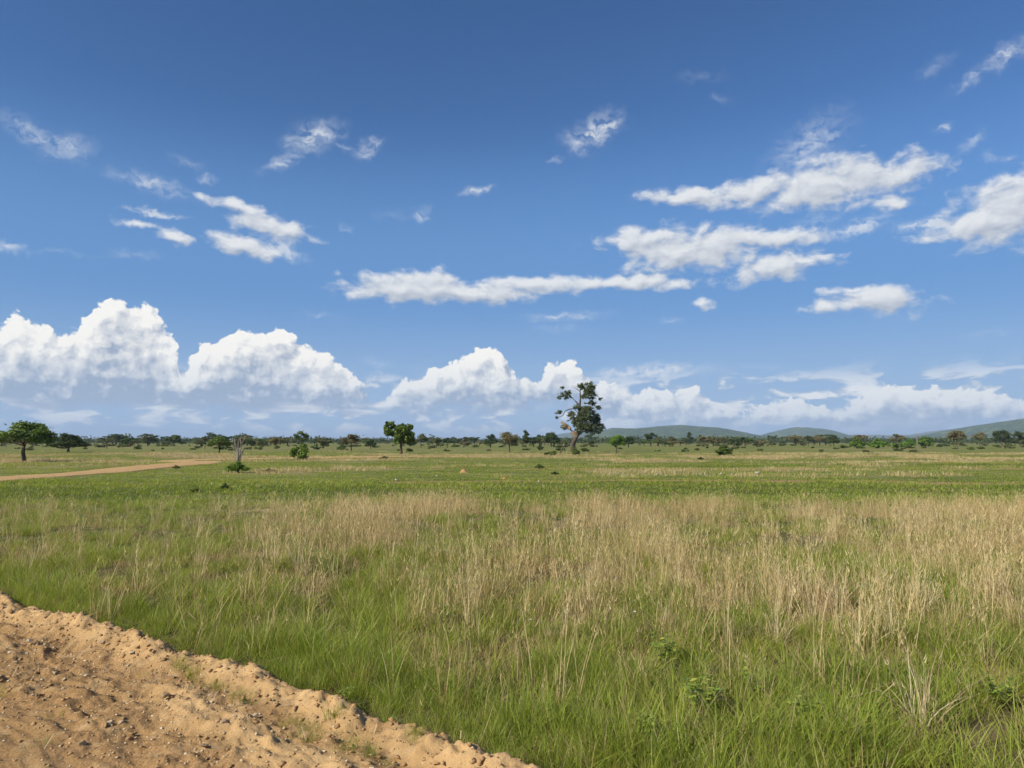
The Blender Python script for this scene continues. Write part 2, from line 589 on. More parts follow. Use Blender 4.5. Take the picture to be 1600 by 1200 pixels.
ES, EP = _resample(EDGE, 1400)
ET = np.gradient(EP, axis=0)
ET /= np.hypot(ET[:, 0], ET[:, 1])[:, None]
EN = np.stack([-ET[:, 1], ET[:, 0]], 1)                    # to the left of the way ahead: the road side
EP = EP + EN * ((.42 * (fbm(ES * .42, 0 * ES + 3, 12, 3) - .5) + .16 * (fbm(ES * 1.7, 0 * ES + 8, 13, 2) - .5)) * (1 - .5 * sm(25, 40, ES)))[:, None]   # the verge wanders
ROAD_W = 4.3


def road_side(x, y):
    """Distance from the verge edge, positive on the road, for points near the road (else -99)."""
    x, y = np.asarray(x, float), np.asarray(y, float)
    out = np.full(x.shape, -99.0)
    near = (y < 125) & (x < 12) & (y > -8) & (x > -60)
    xs, ys = x[near], y[near]
    r = np.empty(xs.shape)
    for i in range(0, len(xs), 4000):
        d2 = (xs[i:i + 4000, None] - EP[None, ::4, 0]) ** 2 + (ys[i:i + 4000, None] - EP[None, ::4, 1]) ** 2
        j = d2.argmin(1) * 4
        r[i:i + 4000] = (xs[i:i + 4000] - EP[j, 0]) * EN[j, 0] + (ys[i:i + 4000] - EP[j, 1]) * EN[j, 1]
        far = np.sqrt(d2.min(1)) > 9
        r[i:i + 4000][far] = -99.0
    out[near] = r
    return out


def height(x, y):
    x, y = np.asarray(x, float), np.asarray(y, float)
    r = np.hypot(x, y)
    z = 0.10 * (fbm(x * .45, y * .45, 3, 3) - .5) * (1 - sm(20, 45, r))
    z = z + 0.30 * (fbm(x * .07, y * .07, 4, 3) - .5) * sm(4, 14, r) * (1 - sm(70, 160, r))
    z = z + 0.5 * (fbm(x * .02, y * .03, 5, 3) - .5) * sm(40, 90, r) * (1 - sm(150, 400, r))
    z = z - 0.20 * np.exp(-((y - 33 - 2 * np.sin(x * .08)) / 3.0) ** 2) * sm(-30, -10, x)
    return z


def cover(x, y):
    """What grows where: share of dry straw, of bare soil, and how tall and how dark the green is."""
    x, y = np.asarray(x, float), np.asarray(y, float)
    n1, n2 = fbm(x * .30, y * .17, 21, 4), fbm(x * 1.05, y * .8, 22, 3)
    n3 = fbm(x * .05, y * .11, 23, 4)
    band = sm(6.5, 10.5, y) * (1 - sm(25.5, 28.5, y + 2.5 * (n2 - .5)))
    left = .12 + .88 * sm(-0.58 * (y - 12) - 5.0, -0.45 * (y - 12) + .5, x + 3 * (n1 - .5))
    dry = band * left * sm(.49, .57, .48 * n1 + .52 * n2 + .05 * sm(19, 25, y) + .09 * np.exp(-((x + 3.2) / 2.6) ** 2 - ((y - 17) / 4) ** 2))
    dry = np.maximum(dry, 0.7 * sm(.60, .70, .5 * n1 + .5 * n2) * (1 - sm(25, 28, y)) * sm(-3, 1, x))
    dry = np.maximum(dry, .12 * (1 - sm(25, 28, y)))
    bare = 0.75 * sm(.66, .76, n2) * (1 - sm(12, 18, y)) * sm(1, 4, x)
    w = n3 - .5
    strip = np.exp(-((y - 44.5 - 10 * w) / 1.8) ** 2) * sm(-12, -7, x) * (1 - sm(30, 44, x)) * sm(.34, .5, fbm(x * .22, y * .5, 25, 3))
    strip2 = np.exp(-((y - 64 - 14 * w) / 3.0) ** 2) * sm(-6, 4, x) * sm(.36, .5, fbm(x * .12, y * .3, 26, 3))
    bare = np.maximum(bare, np.maximum(strip * .75, strip2 * .65))
    d2 = .8 * sm(78, 86, y + 22 * w) * (1 - sm(120, 165, y + 30 * w)) * sm(.44, .62, fbm(x * .06, y * .09, 27, 4))
    d3 = .45 * sm(.48, .66, fbm(x * .018, y * .04, 28, 4)) * sm(150, 200, y)
    d4 = .5 * sm(.55, .7, fbm(x * .12, y * .2, 29, 3)) * sm(44, 50, y) * (1 - sm(76, 84, y))
    dry = np.maximum(dry, np.maximum(np.maximum(d2, d3), d4))
    dark = .7 * sm(26, 29, y) * (1 - sm(34, 43, y + 12 * w)) * sm(.3, .6, fbm(x * .15, y * .3, 30, 3)) + .85 * np.exp(-((y - 72 - 14 * w) / 2.2) ** 2) * sm(6, 14, x)
    dark = np.clip(dark + .35 * sm(.5, .7, n1) * sm(28, 40, y), 0, 1)
    tall = np.where(y < 27, 1.0, np.where(y < 42, .75, .42 + .3 * dark))
    return np.clip(dry, 0, 1), np.clip(bare, 0, 1), dark, tall


def make_ground():
    fine = np.radians(np.arange(-52, 52.01, .32))
    rest = np.radians(np.arange(55, 306, 3.0))
    th = np.concatenate([fine, rest])
    rr = [0.35]
    while rr[-1] < 21000:
        rr.append(rr[-1] * (1.026 if rr[-1] < 300 else 1.07) + (.02 if rr[-1] < 3 else 0))
    rr = np.array(rr)
    T, Q = np.meshgrid(th, rr)
    x, y = (np.sin(T) * Q).ravel(), (np.cos(T) * Q).ravel()
    z = height(x, y)
    rs = road_side(x, y)
    z = z - 0.16 * sm(0.0, 0.35, rs) * (1 - sm(ROAD_W - .3, ROAD_W, rs))
    dry, bare, dark, tall = cover(x, y)
    n, m = len(rr), len(th)
    i = np.arange(n - 1)[:, None] * m + np.arange(m)[None, :]
    j = np.arange(n - 1)[:, None] * m + (np.arange(m)[None, :] + 1) % m
    f = np.stack([i, j, j + m, i + m], -1).reshape(-1, 4)[:, ::-1]
    v = np.stack([x, y, z], 1)
    v = np.vstack([v, [[0, 0, z[:m].mean()]]])
    k = np.arange(m)
    fan = np.stack([np.full(m, len(v) - 1), (k + 1) % m, k], 1)
    ext = lambda a: np.append(a, a[0])
    me = mesh_from('ground', v, [f, fan], MAT['ground'], True, {'dry': ext(dry), 'bare': ext(bare), 'dark': ext(dark)})
    link('ground', me, kind='structure')


def m_ground(g):
    pos = g.node('ShaderNodeNewGeometry').outputs['Position']
    x, y, z = g.sep(pos)
    dist = g.v('LENGTH', pos)
    n1 = g.noise(pos, 2.3, 6, .6)
    n2 = g.noise(g.v('MULTIPLY', pos, (.12, .3, 1)), 1.0, 6, .62)
    n3 = g.noise(g.v('MULTIPLY', pos, (.5, 1.1, 1)), 1.0, 5, .65)
    green = g.ramp(n1, [(.3, (.045, .062, .014)), (.52, (.085, .115, .024)), (.75, (.13, .15, .036))])
    olive = g.ramp(n2, [(.3, (.10, .125, .028)), (.5, (.16, .175, .045)), (.7, (.25, .225, .085))])
    green = g.mix(g.step(dist, 20, 60), green, olive)
    straw = g.ramp(n3, [(.3, (.20, .165, .07)), (.7, (.34, .275, .135))])
    soil = g.ramp(n1, [(.25, (.20, .125, .06)), (.75, (.42, .27, .135))])
    d = g.m('ADD', attr(g, 'dry'), g.m('MULTIPLY_ADD', n3, .9, -.45))
    col = g.mix(g.step(d, .15, .75), green, straw)
    col = g.mix(g.m('MULTIPLY', attr(g, 'dark'), .5), col, (.055, .085, .022))
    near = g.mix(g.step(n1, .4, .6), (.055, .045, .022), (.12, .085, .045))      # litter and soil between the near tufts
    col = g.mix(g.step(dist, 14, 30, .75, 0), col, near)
    b = g.m('ADD', attr(g, 'bare'), g.m('MULTIPLY_ADD', n1, .8, -.4))
    col = g.mix(g.step(b, .25, .6), col, soil)
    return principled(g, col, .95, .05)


def m_dirt(g):
    pos = g.node('ShaderNodeNewGeometry').outputs['Position']
    n1 = g.noise(pos, 1.7, 6, .6)
    n2 = g.noise(pos, 42.0, 5, .65)
    n3 = g.noise(pos, 160.0, 3, .6)
    n4 = g.noise(pos, 6.0, 5, .6)
    loose = attr(g, 'loose')                              # 1 = freshly pushed-up soil, 0 = trodden track
    a = g.ramp(n2, [(.28, (.20, .110, .044)), (.5, (.315, .186, .078)), (.74, (.44, .285, .132))])
    b = g.ramp(n4, [(.3, (.475, .300, .130)), (.7, (.61, .405, .190))])
    col = g.mix(loose, a, b)
    col = g.mix(g.step(n1, .35, .7, 0, .4), col, (.30, .185, .08), 'MIX')
    col = g.mix(g.step(g.noise(pos, 4.5, 4, .6), .52, .66, 0, .3), col, (.56, .40, .21))
    pale = g.step(n3, .64, .72, 0, .5)
    col = g.mix(pale, col, (.56, .43, .27))
    h = g.m('ADD', g.m('MULTIPLY', n2, .7), g.m('MULTIPLY', n3, .3))
    return principled(g, col, .95, .08, bump(g, h, .8, .02))


def road_shape(s, t):
    """Height above the plain and looseness of the soil; s along the road, t across it from the verge."""
    near = 1 - sm(24, 40, s)
    tc = .24 + .16 * (fbm(s * .8, 0 * s, 31, 3) - .5)
    hc = np.clip(.115 + .30 * (fbm(s * .8, 0 * s + 9, 32, 4, .65) - .5), .015, .3) * near + .02
    d = t - tc
    ridge = np.where(d < 0, np.exp(-(d / .17) ** 2), np.exp(-(np.abs(d) / .27) ** 2.4))
    lump, num = cells(s * 6.0 + .6 * vnoise(s * 4, t * 4, 40), t * 6.0, 33)
    lump2, num2 = cells(s * 14, t * 14, 34)
    clod = np.clip(.55 - lump, 0, 1) * num
    clod2 = np.clip(.5 - lump2, 0, 1) * num2
    rough = sm(.35, .65, t) * (1 - sm(1.7, 2.3, t + .5 * (fbm(s * .6, t, 35, 2) - .5)))
    z = hc * ridge * (1 + .55 * (fbm(s * 3.1, t * 3.1, 36, 4) - .5))
    z = z + near * ridge * (.05 * clod + .03 * clod2 + .17 * (fbm(s * 6, t * 6, 43, 5, .6) - .5))
    # second, lower windrow close by
    tc2 = .95 + .2 * (fbm(s * .5, 0 * s + 4, 37, 2) - .5)
    r2 = np.exp(-(np.abs(t - tc2) / .24) ** 2) * sm(13.0, 11.4, s)
    z = z + (.09 + .07 * (fbm(s * 2.5, t * 2.5, 38, 3) - .5)) * r2
    big, bnum = cells(s * 2.6 + .5 * vnoise(s * 5, t * 5, 44), t * 3.2, 45)
    z = z + near * rough * (.05 * clod + .03 * clod2 + .13 * (fbm(s * 2.2, t * 3.0, 39, 5, .62) - .5) + .12 * np.clip(.42 - big, 0, 1) * (bnum > .45))
    rut = np.exp(-((t - 2.55 - .08 * (fbm(s * .4, 0 * s, 46, 2) - .5)) / .22) ** 2)
    z = z - near * rut * (.035 + .008 * np.sin(s * 42 + 6 * np.abs(t - 2.55)))
    z = z + near * .05 * (fbm(s * .9, t * 13, 47, 3) - .5) * sm(.5, .8, t) + near * .05 * (np.abs(fbm(s * 5, t * 5, 48, 4) - .5)) * rough
    z = z + .022 * (fbm(s * 5, t * 9, 41, 4) - .5) + .03 * (fbm(s * .7, t * 2.2, 42, 3) - .5)
    z = z - .12 * sm(.02, -.25, t) - .10 * sm(ROAD_W - .35, ROAD_W, t)
    loose = np.clip(ridge * sm(-.05, .06, hc * ridge) * near * sm(.05, .12, hc) + .9 * r2 * sm(0, .5, r2), 0, 1)
    return z, np.maximum(loose, .75 * sm(24, 30, s))


def make_road():
    s_end = ES[-1]
    ss = [0.0]
    while ss[-1] < s_end:
        a = ss[-1]
        ss.append(a + (.02 if 7.0 < a < 19.5 else .05 if a < 26 else .3 if a < 45 else .8))
    ss = np.array(ss[:-1])
    tt = np.concatenate([np.arange(-.30, 2.6, .02), np.arange(2.6, ROAD_W + .05, .10)])
    S, T = np.meshgrid(ss, tt, indexing='ij')
    px, py = np.interp(ss, ES, EP[:, 0]), np.interp(ss, ES, EP[:, 1])
    nx, ny = np.interp(ss, ES, EN[:, 0]), np.interp(ss, ES, EN[:, 1])
    x, y = px[:, None] + nx[:, None] * T, py[:, None] + ny[:, None] * T
    h, loose = road_shape(S, T)
    z = height(x, y) + h + np.where(S > 30, .05, .0)
    n, m = S.shape
    i = (np.arange(n - 1)[:, None] * m + np.arange(m - 1)[None, :])
    f = np.stack([i, i + 1, i + m + 1, i + m], -1).reshape(-1, 4)[:, ::-1]
    me = mesh_from('dirt_road', np.stack([x.ravel(), y.ravel(), z.ravel()], 1), f, MAT['dirt'], True, {'loose': loose.ravel()})
    link('dirt_road', me, kind='structure')


def road_point(s, t):
    x = np.interp(s, ES, EP[:, 0]) + np.interp(s, ES, EN[:, 0]) * t
    y = np.interp(s, ES, EP[:, 1]) + np.interp(s, ES, EN[:, 1]) * t
    h, _ = road_shape(np.array([s]), np.array([t]))
    return float(x), float(y), float(height(np.array([x]), np.array([y]))[0] + h[0])


def road_z(x, y):
    j = int(((EP[:, 0] - x) ** 2 + (EP[:, 1] - y) ** 2).argmin())
    t = (x - EP[j, 0]) * EN[j, 0] + (y - EP[j, 1]) * EN[j, 1]
    h, _ = road_shape(np.array([ES[j]]), np.array([t]))
    return float(height(np.array([x]), np.array([y]))[0] + h[0])


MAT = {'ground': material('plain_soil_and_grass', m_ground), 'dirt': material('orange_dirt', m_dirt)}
make_ground()
make_road()


# ---------------------------------------------------------------- grass
def blades(rng, n, spread, h0, h1, w0, w1, lean, segs=3, droop=.5, upright=False, kink=0.0):
    """n curved, tapering blades as arrays: verts, tris, and per vertex (blade number 0..1, height along the blade 0..1)."""
    V, Fq, Ft, A = [], [], [], []
    for _ in range(n):
        a = rng.uniform(0, 2 * math.pi)
        r = spread * math.sqrt(rng.random())
        bx, by = math.cos(a) * r, math.sin(a) * r
        h, w = rng.uniform(h0, h1), rng.uniform(w0, w1)
        dirn = a + rng.gauss(0, .9)
        ln = lean * (.3 + rng.random()) * (.35 + .65 * r / max(spread, 1e-6))
        tw = dirn + math.pi / 2 + rng.gauss(0, .7)
        cx, cy = math.cos(tw) * w * .5, math.sin(tw) * w * .5
        dx, dy = math.cos(dirn), math.sin(dirn)
        kz = rng.uniform(.45, .9) if rng.random() < kink else 2.0
        ka = rng.uniform(-2.2, 2.2)
        num = rng.random()
        b = len(V)
        px, py, pz = bx, by, -0.03
        last = 0.0
        for i in range(segs + 1):
            t = i / segs
            if i:
                up = (t - last) * h * (1 - droop * ln * t * .7)
                out = (t - last) * h * ln * (2 * t)
                if t > kz:
                    up, out = (t - last) * h * -.25, (t - last) * h * .8
                    ex, ey = math.cos(dirn + ka), math.sin(dirn + ka)
                else:
                    ex, ey = dx, dy
                px, py, pz = px + ex * out, py + ey * out, pz + up
                last = t
            k = (1.0 - t ** 1.7) if not upright else (1 - .55 * t)
            if i == segs:
                V.append((px, py, pz))
                A.append((num, t, 0))
            else:
                V += [(px - cx * k, py - cy * k, pz), (px + cx * k, py + cy * k, pz)]
                A += [(num, t, 0)] * 2
        for i in range(segs - 1):
            Fq.append((b + 2 * i, b + 2 * i + 1, b + 2 * i + 3, b + 2 * i + 2))
        Ft.append((b + 2 * segs - 2, b + 2 * segs - 1, b + 2 * segs))
    return V, Fq, Ft, A


def joined(parts):
    V, Q, T, A = [], [], [], []
    for v, q, t, a in parts:
        o = len(V)
        V += v
        A += a
        Q += [tuple(i + o for i in f) for f in q]
        T += [tuple(i + o for i in f) for f in t]
    return V, [np.array(Q, int).reshape(-1, 4), np.array(T, int).reshape(-1, 3)], A


def tuft(name, mat, parts):
    v, f, a = joined(parts)
    return mesh_from(name, v, f, mat, False, {'bl': np.array(a)})


def heads(rng, part, size):
    """Short bristles up the last stretch of each stalk, for the seed heads of the dry grass."""
    V, Fq, Ft, A = part
    v2, t2, a2 = [], [], []
    tips = [f[2] for f in Ft]
    for ti in tips:
        x, y, z = V[ti]
        for k in range(rng.randint(2, 5)):
            dz = rng.uniform(.0, .18)
            a = rng.uniform(0, 6.28)
            s = size * rng.uniform(.6, 1.4)
            b = len(v2)
            zx = z - dz
            v2 += [(x, y, zx), (x + math.cos(a) * s * .18, y + math.sin(a) * s * .18, zx + s * .1), (x + math.cos(a) * s * .4, y + math.sin(a) * s * .4, zx + s)]
            t2.append((b, b + 1, b + 2))
            a2 += [A[ti]] * 3
    return v2, [], t2, a2


def m_green(g):
    b = g.sep(attr(g, 'bl', out='Vector'))
    tint = g.m('ADD', g.m('ADD', attr(g, 'tint', 'INSTANCER'), attr(g, 'patch_tint')), b[2])
    num = g.m('MULTIPLY_ADD', tint, .6, g.m('MULTIPLY', b[0], .4))
    col = g.ramp(num, [(.10, (.095, .148, .017)), (.32, (.200, .275, .030)), (.60, (.310, .375, .050)), (.90, (.44, .43, .10))])
    old = g.m('GREATER_THAN', g.m('FRACT', g.m('MULTIPLY', b[0], 37.7)), .88)
    col = g.mix(old, col, (.42, .33, .17))
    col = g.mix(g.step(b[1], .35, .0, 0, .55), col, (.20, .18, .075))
    return leafy(g, col, .42, .5, .3, (1.2, 1.12, .55))


def m_straw(g):
    b = g.sep(attr(g, 'bl', out='Vector'))
    tint = g.m('ADD', attr(g, 'tint', 'INSTANCER'), attr(g, 'patch_tint'))
    num = g.m('MULTIPLY_ADD', tint, .5, g.m('MULTIPLY', b[0], .5))
    col = g.ramp(num, [(.1, (.33, .23, .095)), (.45, (.53, .405, .18)), (.8, (.72, .59, .32))])
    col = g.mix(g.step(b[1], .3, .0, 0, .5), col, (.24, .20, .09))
    return leafy(g, col, .30, .6, .2, (1.1, 1.0, .8))


def m_weed(g):
    b = g.sep(attr(g, 'bl', out='Vector'))
    col = g.ramp(b[0], [(.1, (.17, .25, .03)), (.5, (.28, .38, .05)), (.9, (.42, .48, .085))])
    return leafy(g, col, .35, .45, .35)


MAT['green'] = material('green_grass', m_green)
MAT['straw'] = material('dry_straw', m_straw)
MAT['weed'] = material('weed_leaf', m_weed)


def scatter(name, protos, xs, ys, scl, tint, label, cat, rng, zs=None, tilt=.12, sink=0.0):
    """One object of stuff: instances of the given tufts at the given spots."""
    coll = bpy.data.collections.new(name + '_tufts')
    for me in protos:
        coll.objects.link(bpy.data.objects.new(name + '_tuft', me))
    n = len(xs)
    z = (height(xs, ys) if zs is None else zs) - sink
    rot = np.stack([rng.normal(0, tilt, n), rng.normal(0, tilt, n), rng.uniform(0, 2 * np.pi, n)], 1)
    me = mesh_from(name, np.stack([xs, ys, z], 1), [], None, False, {'rot': rot, 'scl': scl, 'tint': tint})
    me.attributes.new('pick', 'INT', 'POINT').data.foreach_set('value', rng.integers(0, len(protos), n).astype(np.int32))
    o = link(name, me, kind='stuff', label=label, category=cat)
    t = bpy.data.node_groups.new(name, 'GeometryNodeTree')
    t.interface.new_socket('Geometry', in_out='INPUT', socket_type='NodeSocketGeometry')
    t.interface.new_socket('Geometry', in_out='OUTPUT', socket_type='NodeSocketGeometry')
    N = t.nodes.new
    gi, go, mp, ip, ci, er = N('NodeGroupInput'), N('NodeGroupOutput'), N('GeometryNodeMeshToPoints'), N('GeometryNodeInstanceOnPoints'), N('GeometryNodeCollectionInfo'), N('FunctionNodeEulerToRotation')
    ci.inputs['Collection'].default_value = coll
    ci.inputs['Separate Children'].default_value = True
    ci.inputs['Reset Children'].default_value = True
    ip.inputs['Pick Instance'].default_value = True

    def named(a, kind):
        k = N('GeometryNodeInputNamedAttribute')
        k.data_type = kind
        k.inputs['Name'].default_value = a
        return k.outputs['Attribute']
    L = t.links.new
    L(gi.outputs[0], mp.inputs['Mesh'])
    L(mp.outputs[0], ip.inputs['Points'])
    L(ci.outputs[0], ip.inputs['Instance'])
    L(named('pick', 'INT'), ip.inputs['Instance Index'])
    L(named('rot', 'FLOAT_VECTOR'), er.inputs[0])
    L(er.outputs[0], ip.inputs['Rotation'])
    L(named('scl', 'FLOAT_VECTOR'), ip.inputs['Scale'])
    L(ip.outputs[0], go.inputs[0])
    md = o.modifiers.new('tufts', 'NODES')
    md.node_group = t
    return o


def spread(name, protos, xs, ys, scl, tint, label, cat, rng):
    """The same as one joined mesh, for the far patches."""
    n = len(xs)
    z = height(xs, ys)
    pick = rng.integers(0, len(protos), n)
    rot = rng.uniform(0, 2 * np.pi, n)
    V, Q, T, B, TI = [], [], [], [], []
    o = 0
    for k, (v, f, a) in enumerate(protos):
        m = pick == k
        v, a = np.array(v), np.array(a)
        c, s_ = np.cos(rot[m])[:, None], np.sin(rot[m])[:, None]
        x = (v[None, :, 0] * c - v[None, :, 1] * s_) * scl[m, 0:1] + xs[m][:, None]
        y = (v[None, :, 0] * s_ + v[None, :, 1] * c) * scl[m, 0:1] + ys[m][:, None]
        zz = v[None, :, 2] * scl[m, 2:3] + z[m][:, None]
        cnt = m.sum()
        off = o + np.arange(cnt)[:, None, None] * len(v)
        V.append(np.stack([x, y, zz], -1).reshape(-1, 3))
        Q.append((f[0][None] + off).reshape(-1, 4))
        T.append((f[1][None] + off).reshape(-1, 3))
        B.append(np.tile(a, (cnt, 1)))
        TI.append(np.repeat(tint[m], len(v)))
        o += cnt * len(v)
    mat = MAT['straw'] if 'dry' in name else MAT['green']
    me = mesh_from(name, np.concatenate(V), [np.concatenate(Q), np.concatenate(T)], mat, False, {'bl': np.concatenate(B), 'patch_tint': np.concatenate(TI)})
    return link(name, me, kind='stuff', label=label, category=cat)


def clustered(rng, part_makers, n, radius):
    """Several tufts side by side, each with its own size and tone."""
    out = []
    for k in range(n):
        V, Q, T, A = part_makers()
        a, r = rng.uniform(0, 6.283), radius * math.sqrt(rng.random())
        s, dt = rng.uniform(.55, 1.2), rng.gauss(0, .13)
        ox, oy = math.cos(a) * r, math.sin(a) * r
        out.append(([(x * s + ox, y * s + oy, z * s) for x, y, z in V], Q, T, [(p, q, dt) for p, q, _ in A]))
    return out


def wedge(rng, y0, y1, density, slope=.76, margin=1.2):
    """Random spots of the plain ahead between two distances."""
    area = slope * (y1 ** 2 - y0 ** 2) + 2 * margin * (y1 - y0)
    n = int(area * density)
    y = np.sqrt(rng.uniform(y0 ** 2, y1 ** 2, n))
    x = rng.uniform(-1, 1, n) * (slope * y + margin)
    return x, y


def make_grass():
    rg = random.Random(5)
    rng = np.random.default_rng(11)
    U = rg
    green = [tuft('green_tuft', MAT['green'], [blades(U, 26, .10, .13, .36, .004, .0085, .75, 4, .6), blades(U, 5, .08, .26, .44, .003, .006, .45, 4)]) for _ in range(6)]
    fine = [tuft('green_tuft', MAT['green'], [blades(U, 34, .13, .08, .24, .003, .006, .9, 3, .6)]) for _ in range(4)]

    sod = [tuft('green_sod', MAT['green'], clustered(U, lambda: blades(U, 27, .10, .12, .34, .0035, .0075, .8, 4, .6), 9, .24) + clustered(U, lambda: blades(U, 14, .1, .07, .16, .003, .006, 1.0, 3, .6), 6, .26)) for _ in range(7)]

    def dry_tuft():
        st = blades(U, U.randint(8, 12), .13, .42, .82, .0045, .008, .22, 4, .2, True, .14)
        lv = blades(U, 12, .12, .25, .6, .005, .011, .75, 5, .6, False, .35)
        return tuft('dry_tuft', MAT['straw'], [st, lv, heads(U, st, .06)])
    dry = [dry_tuft() for _ in range(7)]
    sparse = [tuft('dry_tuft', MAT['straw'], [blades(U, 3, .10, .35, .75, .0035, .006, .35, 5, .3, True, .25), blades(U, 3, .1, .2, .5, .004, .007, 1.0, 5, .7, False, .3)]) for _ in range(5)]
    far_green = [joined([blades(U, 26, .6, .10, .30, .022, .042, .7, 2, .5)]) for _ in range(5)]
    far_dry = [joined([blades(U, 24, .6, .20, .5, .016, .032, .4, 2, .3, True)]) for _ in range(5)]

    def off_road(x, y, lo=-.12):
        r = road_side(x, y)
        jag = .10 * (fbm(x * 2.1, y * 2.1, 51, 2) - .5) * 2
        return (r < lo + jag) | (r > ROAD_W + .1)

    def keep(x, y, p, lo=-.12):
        m = (rng.random(len(x)) < p) & off_road(x, y, lo)
        return x[m], y[m]

    # green, near: sods over the field, single tufts along the road's edge
    def green_look(x, y):
        lush = fbm(x * .5, y * .4, 53, 3)
        tone = np.clip(.08 + .80 * fbm(x * .30, y * .26, 54, 4) + rng.normal(0, .09, len(x)), 0, 1)
        rs = road_side(x, y)
        edge = .5 + .5 * sm(-.1, -1.0, np.where(rs < -50, -9, rs))
        return (.25 + 1.3 * lush) * rng.uniform(.8, 1.25, len(x)) * (1 - .2 * sm(14, 26, y)) * edge, tone
    X, Y = [], []
    for y0, y1, d in ((2.5, 6.5, 13), (6.5, 9, 12.5), (9, 13, 10), (13, 19, 7), (19, 30, 4.2)):
        x, y = wedge(rng, y0, y1, d)
        c, b, dk, tl = cover(x, y)
        gap = sm(.36, .50, fbm(x * 1.2, y * 1.2, 52, 3))
        x, y = keep(x, y, (1 - .5 * c) * (1 - .93 * b) * (.10 + .90 * gap) * (1 - .55 * sm(.5, .64, fbm(x * .9, y * .75, 65, 4))), -.55)
        X.append(x)
        Y.append(y)
    x, y = np.concatenate(X), np.concatenate(Y)
    s, tint = green_look(x, y)
    scatter('green_grass', sod, x, y, np.stack([s * 1.05, s * 1.05, s], 1), tint, 'lush green grass covering the near field', 'grass', rng, tilt=.06)
    x, y = wedge(rng, 3, 15, 210)
    rs = road_side(x, y)
    jag = .9 * (fbm(x * .9, y * .9, 64, 3) - .5)
    m = (rs > -.75) & (rs < .10 + jag)
    x, y, rs = x[m], y[m], rs[m]
    m = rng.random(len(x)) < np.where(rs < -.05, .8, .8 * sm(.42, .54, fbm(x * 1.7, y * 1.7, 62, 3)))
    x, y, rs = x[m], y[m], rs[m]
    s, tint = green_look(x, y)
    s = s * np.where(rs < -.05, 1.15, .8)
    zz = np.array([road_z(a, b) if c > -.05 else float(h) for a, b, c, h in zip(x, y, rs, height(x, y))])
    scatter('roadside_grass', green + fine, x, y, np.stack([s * 1.05, s * 1.05, s], 1), tint, 'green grass fringing the dirt ridge along the road', 'grass', rng, zs=zz)
    # dead brown thatch between the green
    thatch = [tuft('thatch_tuft', MAT['straw'], [blades(U, 30, .14, .05, .19, .003, .006, 1.3, 4, .7, False, .3)]) for _ in range(4)]
    x, y = wedge(rng, 3, 16, 46)
    x, y = keep(x, y, sm(.47, .62, fbm(x * .9, y * .75, 65, 4)), -.2)
    s = rng.uniform(.8, 1.5, len(x))
    scatter('dead_thatch', thatch, x, y, np.stack([s, s, s * .95], 1), np.clip(rng.normal(.12, .15, len(x)), 0, 1), 'flattened brown dead grass in patches among the near green', 'grass', rng)
    # coarse tussocks with broad blades
    coarse = [tuft('coarse_tuft', MAT['green'], [blades(U, 30, .09, .22, .46, .007, .013, .85, 5, .6, False, .12), blades(U, 16, .1, .1, .22, .005, .009, 1.1, 4, .7)]) for _ in range(5)]
    x, y = wedge(rng, 3.5, 15, 17)
    x, y = keep(x, y, .15 + .85 * sm(.48, .62, fbm(x * .55, y * .55, 63, 3)), -.3)
    s = rng.uniform(.55, 1.1, len(x))
    scatter('coarse_grass', coarse, x, y, np.stack([s, s, s], 1), np.clip(rng.normal(.62, .17, len(x)), 0, 1), 'coarse broad-bladed green tussocks in the near field', 'grass', rng)
    # straw
    X, Y = [], []
    for y0, y1, d in ((4, 8, 9), (8, 12, 17), (12, 18, 14.5), (18, 29, 12)):
        x, y = wedge(rng, y0, y1, d)
        c, b, dk, tl = cover(x, y)
        x, y = keep(x, y, np.clip(c ** 1.1, 0, 1) * (1 - b) * (y > 6.4))
        X.append(x)
        Y.append(y)
    x, y = np.concatenate(X), np.concatenate(Y)
    s = rng.uniform(.6, 1.15, len(x)) * (.78 + .5 * fbm(x * .4, y * .3, 55, 2)) * (1 - .22 * sm(18, 26, y))
    tint = np.clip(rng.normal(.5, .2, len(x)) + .5 * (fbm(x * .2, y * .2, 56, 3) - .5), 0, 1)
    scatter('dry_grass', dry, x, y, np.stack([s * 1.1, s * 1.1, s], 1), tint, 'tall beige dry grass standing through the middle of the field', 'grass', rng, tilt=.09)
    x, y = wedge(rng, 3.5, 24, 10)
    x, y = keep(x, y, .3 + .6 * sm(.4, .6, fbm(x * .6, y * .5, 57, 3)))
    s = rng.uniform(.5, 1.05, len(x))
    scatter('dry_stalks', sparse, x, y, np.stack([s, s, s], 1), np.clip(rng.normal(.55, .2, len(x)), 0, 1), 'single bent dry stalks among the green grass', 'grass', rng, tilt=.25)
    # farther out: wider patches
    X, Y = [], []
    for y0, y1, d in ((27, 45, 3.2), (45, 80, 1.5), (80, 150, .45)):
        x, y = wedge(rng, y0, y1, d)
        c, b, dk, tl = cover(x, y)
        x, y = keep(x, y, (1 - .8 * c) * (1 - .95 * b), )
        X.append(x)
        Y.append(y)
    x, y = np.concatenate(X), np.concatenate(Y)
    c, b, dk, tl = cover(x, y)
    s = tl * rng.uniform(.6, 1.25, len(x))
    w = 1 + .6 * sm(45, 100, y)
    tint = np.clip(.56 - .34 * dk + rng.normal(0, .12, len(x)) + .5 * (fbm(x * .07, y * .1, 58, 3) - .5), 0, 1)
    spread('distant_grass', far_green, x, y, np.stack([w, w, s], 1), tint, 'short green grass of the plain beyond the straw', 'grass', rng)
    X, Y = [], []
